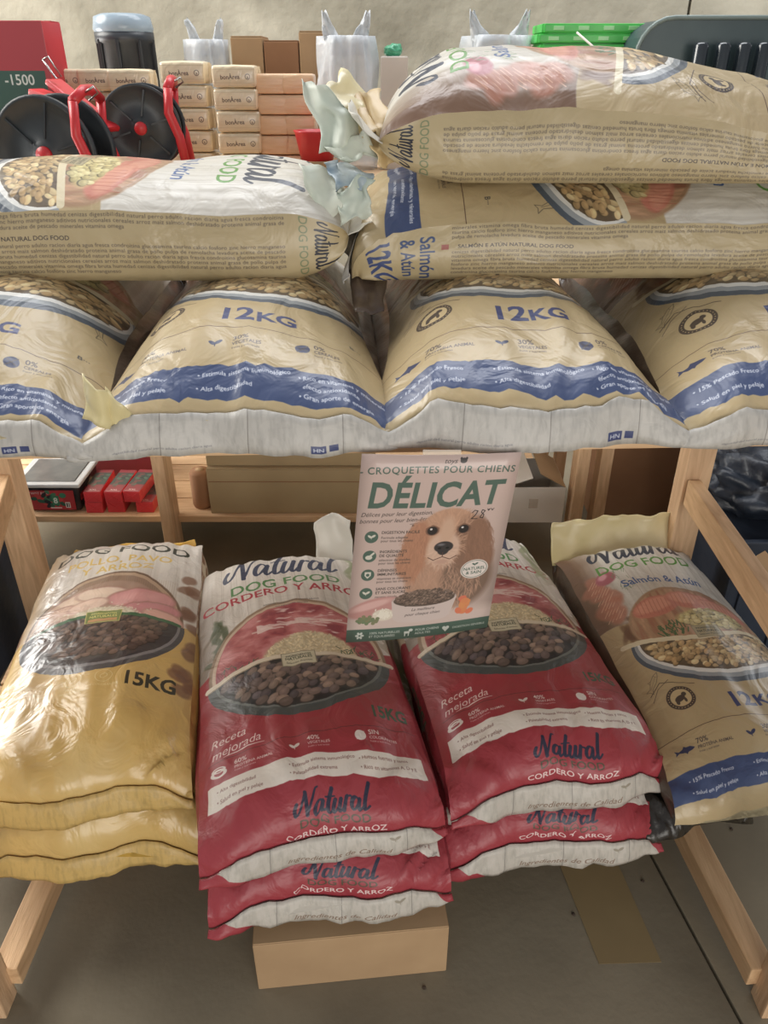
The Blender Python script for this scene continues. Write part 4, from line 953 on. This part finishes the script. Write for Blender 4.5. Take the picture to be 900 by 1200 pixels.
# olive carton, cylinder, white carton, brown carton
def carton(name, lab, x0, x1, y, d, z0, h, m, seam=True, lid=None):
    r = thing(name, lab, 'box', ((x0+x1)/2, y+d/2, z0)); bm = bmesh.new(); box(bm, (0, 0, h/2), (x1-x0, d, h), .003); obj('carton', bm, m, r)
    if seam:
        for s_ in (-1, 1): bm = bmesh.new(); box(bm, (0, s_*d/4, h+.002), (x1-x0-.004, d/2-.003, .003)); obj('flap', bm, m, r)
    return r
xa, xb = at_y(247, 590, RY+.03).x, at_y(430, 590, RY+.03).x
r = carton('cardboard_carton', 'long olive-brown carton on the lower board of the rear rack', xa, xb, RY+.02, .35, RB, .17, CARD2)
bm = bmesh.new(); box(bm, (0, -.1765, .125), (xb-xa-.01, .002, .002)); obj('crease', bm, CARD3, r)
r = carton('cardboard_carton', 'long olive carton stacked on another on the rear rack', xa-.0, xb+.03, RY+.04, .33, RB+.175, .20, CARD2)
bm = bmesh.new(); lathe(bm, [(.0, 0), (.032, 0), (.036, .01), (.036, .13), (.03, .14), (0, .14)], 24); x = at_y(236, 590, RY+.05).x
r = thing('paper_roll', 'upright brown paper roll between the rack post and the olive carton', 'roll', (x, RY+.08, RB)); RLL = obj('roll', bm, CARD3, r, True)
bm = bmesh.new(); lathe(bm, [(.0, .139), (.014, .139), (.014, .143), (0, .143)], 16); obj('core', bm, CARD, RLL, True)
xa, xb = at_y(590, 590, RY-.05).x, at_y(654, 590, RY-.05).x
r = thing('open_carton', 'small white carton with its lid flaps open, right of the poster', 'box', ((xa+xb)/2+.01, RY+.07, RB)); Wc = .205; Dc = .22; Hc = .135
for nm, c, s_ in (('side', (0, -Dc/2, Hc/2), (Wc, .004, Hc)), ('side', (0, Dc/2, Hc/2), (Wc, .004, Hc)), ('side', (-Wc/2, 0, Hc/2), (.004, Dc, Hc)), ('side', (Wc/2, 0, Hc/2), (.004, Dc, Hc)), ('base', (0, 0, .003), (Wc, Dc, .004))):
    bm = bmesh.new(); box(bm, c, s_); obj(nm, bm, WHITEC, r)
for s_, an_ in ((-1, .5), (1, .75)):
    bm = bmesh.new(); box(bm, (s_*-.05, 0, 0), (.10, Dc, .003)); obj('lid_flap', bm, CARD if s_ > 0 else WHITEC, r, loc=(s_*Wc/2, 0, Hc), rot=(0, s_*an_*.7, 0))
bm = bmesh.new(); box(bm, (0, -Dc/2-.003, .075), (.03, .001, .035)); obj('tape', bm, mat('clear_tape', (226, 214, 200), (232, 222, 210), .2, alpha=.45), r)
xa, xb = at_y(712, 560, 2.5).x, at_y(812, 560, 2.5).x
r = carton('brown_carton', 'brown carton standing between the rack posts and the table post', xa, xb+.01, 2.50, .30, .0, .62, CARD3)
bm = bmesh.new(); box(bm, ((xb-xa)/2-.03, -.1515, .31), (.004, .002, .62)); obj('crease', bm, mat('dark_crease', (84, 58, 42)), r)
carton('brown_carton', 'brown carton further right, behind the dark crates', xb+.06, xb+.7, 2.42, .30, .0, .66, mat('cardboard_mid_brown', (150, 118, 88), (160, 128, 98), .85))  # carton in a mid-brown card tone of its own
# ------------------------------------------------------------------ dark crates and sacks right and left of the table
def crate(lab, loc, s, rz, m, name='plastic_crate'):
    r = thing(name, lab, 'crate', loc, (0, 0, rz)); W_, D_, H_ = s
    bm = bmesh.new(); box(bm, (0, 0, H_*.48), (W_*.94, D_*.94, H_*.96), .01); obj('body', bm, m, r)
    bm = bmesh.new()
    for c, q in (((0, -D_/2, H_-.02), (W_, .02, .04)), ((0, D_/2, H_-.02), (W_, .02, .04)), ((-W_/2, 0, H_-.02), (.02, D_, .04)), ((W_/2, 0, H_-.02), (.02, D_, .04))): box(bm, c, q, .004)
    obj('rim', bm, m, r)
    for k in range(5):
        bm = bmesh.new(); box(bm, (-W_*.4+k*W_*.2, -D_*.47, H_*.45), (.012, .02, H_*.86), .003); obj('rib', bm, m, r)
    return r
NAVY = mat('navy_plastic', (38, 46, 60), (50, 58, 72), .5, 8, bump=.2, bscale=30)
crate('dark navy crate on the floor at the right edge, behind the table rail', (1.27, 2.02, 0), (.62, .42, .42), .05, NAVY)
crate('dark navy crate on the floor at the left edge, beside the table post', (-1.32, 1.86, 0), (.42, .42, .48), .0, NAVY)
# dark blue film bag heap on the right crate
def heap(name, lab, cat, loc, s, seed, m, amp=.35, sub=4, n=3.0, label_part=None):
    bm = bmesh.new(); bmesh.ops.create_icosphere(bm, subdivisions=sub, radius=1)
    for v in bm.verts:
        d = v.co.normalized(); k = 1+amp*N(d.x+seed, d.y, d.z, n)+amp*.4*N(d.x+seed, d.y, d.z, n*3)
        v.co = Vector((d.x*s[0]*k, d.y*s[1]*k, max(0, (d.z+.75)*s[2]*k/1.75*1.2)))
    return tag(obj(name, bm, m, None, True, loc=loc), lab, cat)
heap('film_bag', 'crumpled dark blue film bag on the navy crate at the right', 'bag', (1.16, 2.0, .42), (.21, .17, .17), 3.1, mat('blue_black_film', (26, 32, 42), (44, 52, 64), .4, 9, bump=.6, bscale=20))
bm = bmesh.new(); box(bm, (0, 0, .0), (.12, .16, .004), .001); q = at_h(885, 690, .425)
tag(obj('card_sheet', bm, CARD, loc=(q.x+.03, q.y-.0, .43), rot=(.5, -.3, .4)), 'small brown card lying on the navy crate at the right edge', 'card')

# ------------------------------------------------------------------ goods on top of the rear rack
pkm = [mat('pack_film', (228, 210, 176), (238, 222, 192), .3, 20, coat=.4, bump=.2, bscale=30), print_mat('printed_pack', IM['pack'], .28, .5, .25, 30)]
proto = None
def pack(x, y, z, rz, lab, sc=1.0):
    global proto
    if proto is None:
        r = thing('biscuit_pack', lab, 'packet', (0, 0, 0), group='cream packs on the rear rack')
        bm = bmesh.new(); box(bm, (0, 0, .028), (.128, .10, .055), .012)
        bmesh.ops.subdivide_edges(bm, edges=bm.edges, cuts=1)
        for v in bm.verts: v.co += Vector((N(v.co.x, v.co.y, v.co.z, 25), N(v.co.x+5, v.co.y, v.co.z, 25), N(v.co.x, v.co.y+5, v.co.z, 25)))*.004
        o = obj('wrapper', bm, pkm, r, True); uvbox(o, (0, -1, 0), (-.064, .064, 0, .057, lambda c: c.x, lambda c: c.z))
        bm = bmesh.new(); box(bm, (.066, 0, .028), (.006, .002, .05)); obj('seal', bm, pkm[0], r); proto = r
    else:
        r = proto.copy(); COL.objects.link(r); r['label'] = lab
        for ch in proto.children: c = ch.copy(); COL.objects.link(c); c.parent = r
    r.location = (x, y, z); r.rotation_euler = (0, 0, rz); r.scale = (sc,)*3
NM = ('lowest', 'second from below', 'middle', 'second from above', 'topmost')
z0 = RT
c1 = at_y(222, 130, 2.48).x; c2 = at_y(278, 130, 2.46).x
for k in range(5): pack(c1, 2.50, RT+k*.0575+.002, random.uniform(-.05, .05), '%s cream pack of the stack beside the red reel handle' % NM[k])
for k in range(5): pack(c2+.005, 2.47, RT+k*.0555+.002, random.uniform(-.06, .06), '%s cream pack of the stack just left of the peach packs' % NM[k], .97)
for k, (px, lab) in enumerate(((73, 'leftmost of the cream packs behind the cable reels'), (117, 'middle of the cream packs behind the cable reels'), (153, 'rightmost of the cream packs behind the cable reels'))):
    x = at_y(px, 100, 2.55).x
    pack(x, 2.60-.01*k, RT+.213, .04*k, lab, 1.0); pack(x+.004, 2.60, RT+.155, -.03*k, lab.replace('cream packs', 'lower row of cream packs'), 1.0)
bm = bmesh.new(); box(bm, (0, 0, .076), (.44, .14, .152), .004); r = thing('cardboard_carton', 'cardboard carton hidden behind the reels, carrying three cream packs', 'box', (at_y(113, 100, 2.6).x, 2.60, RT)); obj('carton', bm, CARD, r)
bm = bmesh.new(); box(bm, (0, -.071, .1), (.06, .001, .18)); obj('tape', bm, mat('parcel_tape', (150, 122, 88), (156, 128, 94), .3), r)
# peach wrapped packs
pe = mat('peach_wrap', (216, 176, 140), (230, 196, 160), .35, 14, (1, 1, 6), coat=.3, bump=.3, bscale=22)
for i, (px, n_) in enumerate(((322, 5), (352, 5))):
    x = at_y(px, 130, 2.5).x
    for k in range(n_):
        bm = bmesh.new(); box(bm, (0, 0, .026), (.088, .11, .05), .010); bmesh.ops.subdivide_edges(bm, edges=bm.edges, cuts=1)
        for v in bm.verts: v.co += Vector((N(v.co.x+k, v.co.y+i, v.co.z, 22), N(v.co.x+5, v.co.y+k, v.co.z, 22), 0))*.006
        tag(obj('wrapped_pack', bm, pe, None, True, loc=(x+.003*math.sin(k*3+i), 2.50, RT+k*.0515+.001)), '%s peach wrapped pack of the %s peach stack beside the cream packs' % (('lowest', 'second from below', 'middle', 'second from above', 'topmost')[k], ('left', 'right')[i]), 'packet', 'peach wrapped packs on the rear rack')
# cardboard cartons behind
x0, x1 = at_y(273, 70, 2.72).x, at_y(311, 70, 2.72).x; x2, x3 = at_y(352, 70, 2.72).x, at_y(385, 70, 2.72).x
for (a, b, top, lab, m) in ((x0, x1-.003, 44, 'ribbed cardboard carton behind the stacked cream packs', CARD), (x1, x2-.003, 49, 'cardboard carton in the middle behind the peach packs', CARD3), (x2, x3, 38, 'taller cardboard carton next to the white carrier bag', CARD)):
    zt = at_y(300, top, 2.72).z; r = carton('cardboard_carton', lab, a, b, 2.70, .16, RT, zt-RT, m)
    bm = bmesh.new(); box(bm, (0, -.081, (zt-RT)*.62), (b-a-.01, .002, .003)); obj('crease', bm, mat('card_crease', (132, 100, 72)), r)
# red and green box at the left
bx = at_y(32, 30, 2.35); r = thing('reel_box', 'red and green printed box marked 1500 at the left edge', 'box', (bx.x-.16, 2.52, RT)); zt = at_y(32, 22, 2.37).z
bm = bmesh.new(); box(bm, (0, 0, (zt-RT)/2), (.32, .14, zt-RT), .002); o = obj('carton', bm, [mat('red_card', (190, 50, 60), (198, 58, 66), .5), print_mat('printed_reel_box', IM['redbox'], .45, .1, 0)], r)
uvbox(o, (0, -1, 0), (-.16, .16, zt-RT-.32, zt-RT, lambda c: c.x, lambda c: c.z))
bm = bmesh.new(); box(bm, (0, .035, zt-RT+.0015), (.318, .068, .002)); obj('flap', bm, mat('red_card', (190, 50, 60)), r)
# dark canister with glassy lid
q = at_y(153, 100, 2.75); zt = at_y(153, 38, 2.75).z; r = thing('dark_canister', 'dark ribbed lantern-like canister with a bluish clear cap behind the cream packs', 'canister', (q.x, 2.76, RT)); h = zt-RT; R_ = .088
bm = bmesh.new(); lathe(bm, [(0, 0), (R_*.9, 0), (R_*.92, h*.2), (R_*.92, h-.03), (R_, h-.025), (R_, h), (0, h)], 28); obj('body', bm, mat('grey_black_plastic', (44, 48, 54), (64, 68, 74), .4, 14), r, True)
bm = bmesh.new(); lathe(bm, [(R_*.98, h), (R_*1.02, h+.008), (R_*.95, h+.04), (R_*.7, h+.048), (0, h+.05)], 28); obj('cap', bm, mat('blue_clear_plastic', (150, 170, 186), (176, 192, 204), .2, 8, alpha=.8), r, True)
for k in range(8):
    a = k/8*2*PI; bm = bmesh.new(); box(bm, (math.cos(a)*R_*.95, math.sin(a)*R_*.95, h*.5), (.012, .012, h*.9), .003, ); obj('rib', bm, BLACKP, r)
REELS = []
def reel(lab, c, rad, wd, tilt, handle_side=1, rx=0):
    r = thing('cable_reel', lab, 'cable reel', c, (0, 0, tilt), group='black cable reels with red frames')
    for s_ in (-1, 1):
        bm = bmesh.new(); M = Matrix.Translation((0, s_*wd/2, 0)) @ Matrix.Rotation(PI/2, 4, 'X')
        lathe(bm, [(0, .004), (rad*.24, .004), (rad*.26, .0), (rad*.9, 0), (rad*.93, .006), (rad, .006), (rad, -.006), (rad*.9, -.006), (0, -.004)], 44, M); FLG = obj('flange', bm, mat('reel_black', (44, 50, 54), (58, 64, 68), .4, 10), r, True)
        for k in range(6):
            a = k*PI/3+.3; bm = bmesh.new(); beam(bm, (math.cos(a)*rad*.28, s_*(wd/2+.004), math.sin(a)*rad*.28), (math.cos(a)*rad*.88, s_*(wd/2+.004), math.sin(a)*rad*.88), .005, .004, 0); obj('spoke', bm, mat('reel_black', (44, 50, 54)), FLG)
    bm = bmesh.new(); lathe(bm, [(rad*.3, -wd/2), (rad*.3, wd/2)], 24, Matrix.Rotation(PI/2, 4, 'X')); obj('drum', bm, REDP, r, True)
    bm = bmesh.new()
    for k in range(7): 
        rr = rad*.62; y = -wd/2+.012+k*(wd-.024)/6; tube(bm, [(rr*math.cos(t/20*2*PI), y, rr*math.sin(t/20*2*PI)) for t in range(20)], .009, 6, True)
    obj('cable', bm, BLACKP, r, True)
    bm = bmesh.new(); M = Matrix.Translation((0, -wd/2-.006, 0)) @ Matrix.Rotation(PI/2, 4, 'X'); lathe(bm, [(0, .006), (rad*.15, .006), (rad*.16, -.004), (0, -.004)], 20, M); obj('hub_cap', bm, REDP, r, True)
    # frame: two side arms and a carrying handle
    for s_ in (-1, 1):
        bm = bmesh.new(); y = s_*(wd/2+.016)
        tube(bm, [(handle_side*rad*1.05, y, -rad*1.0), (handle_side*rad*.95, y, -rad*.2), (handle_side*rad*.75, y, rad*.35), (handle_side*rad*.8, y, rad*.9)], [.011, .012, .012, .011], 10); obj('frame_arm', bm, REDP, r, True)
    bm = bmesh.new(); tube(bm, [(handle_side*rad*.8, -wd/2-.016, rad*.9), (handle_side*rad*.84, -wd*.2, rad*1.06), (handle_side*rad*.84, wd*.2, rad*1.06), (handle_side*rad*.8, wd/2+.016, rad*.9)], .012, 10); obj('handle', bm, REDP, r, True)
    bm = bmesh.new(); tube(bm, [(handle_side*rad*.86, -wd*.3, rad*1.0), (handle_side*rad*1.1, -wd*.32, rad*1.12), (handle_side*rad*1.16, -wd*.3, rad*1.02), (handle_side*rad*.95, -wd*.28, rad*.9)], .0025, 6); obj('hook', bm, METAL, r, True)
    bm = bmesh.new(); box(bm, (0, 0, -rad*1.03), (rad*2.0, wd+.05, .012), .004); obj('foot', bm, REDP, r)
    REELS.append(r); return r
q = at_y(156, 152, 2.12); reel('smaller black cable reel on the right, nearest the stacked cream packs', (q.x, 2.22, q.z), .100, .10, .12, 1)
q = at_y(62, 184, 2.0); reel('largest black cable reel, leftmost, in front of the printed red box', (q.x-.012, 2.06, q.z+.003), .128, .10, -.16, 1)
bm = bmesh.new(); q = at_y(75, 165, 2.3)
# red frame piece leaning behind the left reel
a, b = at_y(62, 95, 2.24), at_y(132, 152, 2.14)
r = REELS[1]; bpy.context.view_layer.update(); IV = r.matrix_world.inverted()
bm = bmesh.new(); beam(bm, IV @ a, IV @ b, .05, .014, .005); obj('cross_arm', bm, REDP, r)
a2, b2 = at_y(42, 112, 2.24), at_y(85, 128, 2.18); bm = bmesh.new(); beam(bm, IV @ a2, IV @ b2, .05, .035, .006); obj('bracket', bm, REDP, r)
w1 = [at_y(*p, 2.22) for p in ((50, 70), (66, 92), (72, 90), (56, 66), (50, 70))]; bm = bmesh.new(); tube(bm, [IV @ p for p in w1], .0022, 6); obj('wire_hook', bm, METAL, r, True)
# red plastic foot visible right of reel: yellow tag
q = at_y(239, 165, 2.2); bm = bmesh.new(); box(bm, (0, 0, 0), (.012, .004, .06), .001); tag(obj('yellow_tag', bm, mat('yellow_tag', (222, 190, 60)), loc=(q.x, 2.24, RT+.031)), 'narrow yellow tag standing below the red reel handle', 'tag')
q = at_y(363, 170, 2.15); bm = bmesh.new(); lathe(bm, [(0, 0), (.045, 0), (.06, .07), (.064, .075), (.056, .075), (.04, .01), (0, .01)], 26)
tag(obj('red_bowl', bm, REDP, None, True, loc=(q.x, 2.37, q.z-.075+.02)), 'red plastic bowl half hidden behind the crumpled sack flaps', 'bowl'); 
bm = bmesh.new(); hh = q.z-.075+.02-RT; box(bm, (0, 0, hh/2), (.12, .10, hh), .003); tag(obj('cardboard_carton', bm, CARD, loc=(q.x, 2.37, RT)), 'low cardboard carton under the red bowl', 'box') if hh > .01 else None

# white carrier bags with ears
def carrier(lab, px0, px1, ptop, pbot, Y, seed, ears=True, m=FILM):
    a, b = at_y(px0, pbot, Y), at_y(px1, pbot, Y); zt = at_y((px0+px1)/2, ptop, Y).z; cxx = (a.x+b.x)/2; W_ = (b.x-a.x)/2; zb = RT; H_ = zt-zb
    r = thing('carrier_bag', lab, 'bag', (cxx, Y+.02, zb), group='white carrier bags on the rear rack')
    bm = bmesh.new(); n, K = 40, 16; R = []
    for k in range(K+1):
        t = k/K; rad = (1-.10*t) if t < .75 else (.925-.12*((t-.75)/.25)**1.3)
        row = []
        for i in range(n):
            a_ = i/n*2*PI; fold = 1+(.12+.55*t)*N(math.cos(a_)*2.4+seed, math.sin(a_)*2.4, t*1.2, 1.4)
            row.append(bm.verts.new((math.cos(a_)*W_*rad*fold, math.sin(a_)*min(W_, .10)*rad*fold, t*H_*.86)))
        R.append(row)
    for p_, q_ in zip(R, R[1:]):
        for i in range(n): bm.faces.new((p_[i], p_[(i+1) % n], q_[(i+1) % n], q_[i])).smooth = True
    bm.faces.new(R[0][::-1]); bm.faces.new(R[-1]); obj('pouch', bm, m, r, True)
    for s_ in (-1, 1):
        bm = bmesh.new(); P = []; K2 = 8
        for k in range(K2+1):
            t = k/K2; cx2 = s_*W_*(.25+.5*t**.8)*(1 if ears else .6); hw = W_*(.30*(1-t)**.8)+.006; z = H_*(.74+.26*t)
            P.append([bm.verts.new((cx2+hw*u*1.0, .012*math.sin(u*5+seed+k), z+.012*abs(u)*N(k, seed, 0, .7))) for u in (-1, -.5, 0, .5, 1)])
        for p_, q_ in zip(P, P[1:]):
            for i in range(4): bm.faces.new((p_[i], p_[i+1], q_[i+1], q_[i])).smooth = True
        o = obj('handle', bm, m, r); md = o.modifiers.new('t', 'SOLIDIFY'); md.thickness = .002
    return r
carrier('small white carrier bag behind the cream pack stacks', 222, 272, 20, 120, 2.72, 2.2)
carrier('white carrier bag with two tall ears beside the taller carton', 374, 440, 14, 130, 2.60, 5.6)
carrier('white carrier bag behind the topmost sack, left of the green crates', 538, 622, 14, 130, 2.66, 8.8)
# small items between: white packet and green leaf tag
q = at_y(462, 80, 2.6); zt = at_y(462, 66, 2.6).z; bm = bmesh.new(); box(bm, (0, 0, (zt-RT)/2), (.08, .08, zt-RT), .004); r = thing('white_carton', 'small white carton between the two carrier bags', 'box', (q.x, 2.62, RT)); obj('carton', bm, WHITEC, r)
bm = bmesh.new(); bmesh.ops.create_icosphere(bm, subdivisions=3, radius=.028)
for v in bm.verts: v.co *= 1+.4*N(v.co.x, v.co.y, v.co.z, 60); v.co.z *= .6
obj('green_bow', bm, mat('green_foil', (62, 150, 112), (92, 176, 138), .3, 30), r, True, loc=(0, 0, zt-RT+.015)); 
# green nested crates
x0, x1 = at_y(632, 50, 2.6).x, at_y(752, 50, 2.6).x
for k in range(4):
    zt = at_y(690, 30+12*k+9, 2.6).z
    r = thing('green_crate', '%s of the nested bright green crates behind the topmost sack' % ('uppermost', 'second from the top', 'third from the top', 'lowest')[k], 'crate', ((x0+x1)/2+.006*(-1)**k, 2.66, zt), group='nested green crates')
    bm = bmesh.new(); 
    Wd, Dp = x1-x0, .16
    for c, s_ in (((0, -Dp/2, .012), (Wd, .012, .022)), ((0, Dp/2, .012), (Wd, .012, .022)), ((-Wd/2, 0, .012), (.012, Dp, .022)), ((Wd/2, 0, .012), (.012, Dp, .022))): box(bm, c, s_, .004)
    RIM = obj('rim', bm, GREENP, r)
    bm = bmesh.new(); hh = min(.10, zt-RT-.005) if k == 3 else .024; box(bm, (0, 0, -hh/2+.004), (Wd*.93, Dp*.9, hh), .004); obj('body', bm, GREENP, r)
    if k == 0: GC = r
    for j in range(4): bm = bmesh.new(); box(bm, (-Wd*.36+j*Wd*.24, -Dp/2-.007, .012), (.03, .003, .010), .001); obj('lug', bm, mat('pale_green_plastic', (150, 220, 150), (160, 226, 160), .3), RIM)
zz = at_y(690, 30+36+9, 2.6).z-.11
if zz > RT+.02: bm = bmesh.new(); box(bm, (0, 0, (zz-RT)/2), (.28, .14, zz-RT), .004); tag(obj('cardboard_carton', bm, CARD, loc=((x0+x1)/2, 2.66, RT)), 'cardboard carton beneath the nested green crates', 'box')
p1, p2 = at_y(676, 38, 2.5), at_y(720, 72, 2.42); bm = bmesh.new(); tube(bm, [p1, (p1+p2)/2+Vector((0, 0, -.004)), p2], .003, 6); bmesh.ops.translate(bm, vec=-GC.location, verts=bm.verts); obj('cord', bm, WHITEC, GC, True)
# dark case with bottles
x0 = at_y(745, 80, 2.4).x; x1 = x0+.62; zt = at_y(830, 20, 2.4).z; H_ = zt-RT; RC = .09
r = thing('dark_case', 'large dark green-grey plastic case with a rounded corner at the upper right', 'case', ((x0+x1)/2, 2.50, RT)); W2 = (x1-x0)/2
bm = bmesh.new(); prof = [(-W2, 0), (-W2, H_-RC)]+[(-W2+RC-RC*math.cos(a*PI/12), H_-RC+RC*math.sin(a*PI/12)) for a in range(1, 7)]+[(W2-RC+RC*math.sin(a*PI/12), H_-RC+RC*math.cos(a*PI/12)) for a in range(0, 7)]+[(W2, 0)]
fv = [bm.verts.new((x, -.08, z)) for x, z in prof]; f_ = bm.faces.new(fv); ex = bmesh.ops.extrude_face_region(bm, geom=[f_]); bmesh.ops.translate(bm, vec=(0, .2, 0), verts=[v for v in ex['geom'] if isinstance(v, bmesh.types.BMVert)])
bmesh.ops.recalc_face_normals(bm, faces=bm.faces); DG = mat('dark_green_plastic', (52, 70, 74), (66, 84, 86), .4, 8); obj('shell', bm, DG, r)
bm = bmesh.new(); tube(bm, [(x, -.083, z) for x, z in prof], .006, 8); obj('rim', bm, mat('grey_green_plastic', (110, 124, 122), (124, 138, 134), .35), r, True)
for k, px in enumerate((820, 846, 870, 893)):
    q = at_y(px, 75, 2.36); bm = bmesh.new(); zb = at_y(px, 92, 2.36).z; z2 = at_y(px, 50, 2.36).z
    lathe(bm, [(0, RT), (.024, RT), (.024, zb-.02), (.019, zb), (.019, z2-.006), (.016, z2), (0, z2)], 18)
    for v in bm.verts: v.co.z -= RT
    o = obj('black_bottle', bm, mat('glossy_black', (28, 36, 42), (36, 44, 50), .18, coat=.6), None, True, loc=(q.x, 2.37, RT)); tag(o, ('leftmost of the slim black bottles standing before the dark case', 'second slim black bottle from the left before the dark case', 'third slim black bottle from the left before the dark case', 'rightmost slim black bottle, at the photo edge')[k], 'bottle', 'slim black bottles before the dark case')
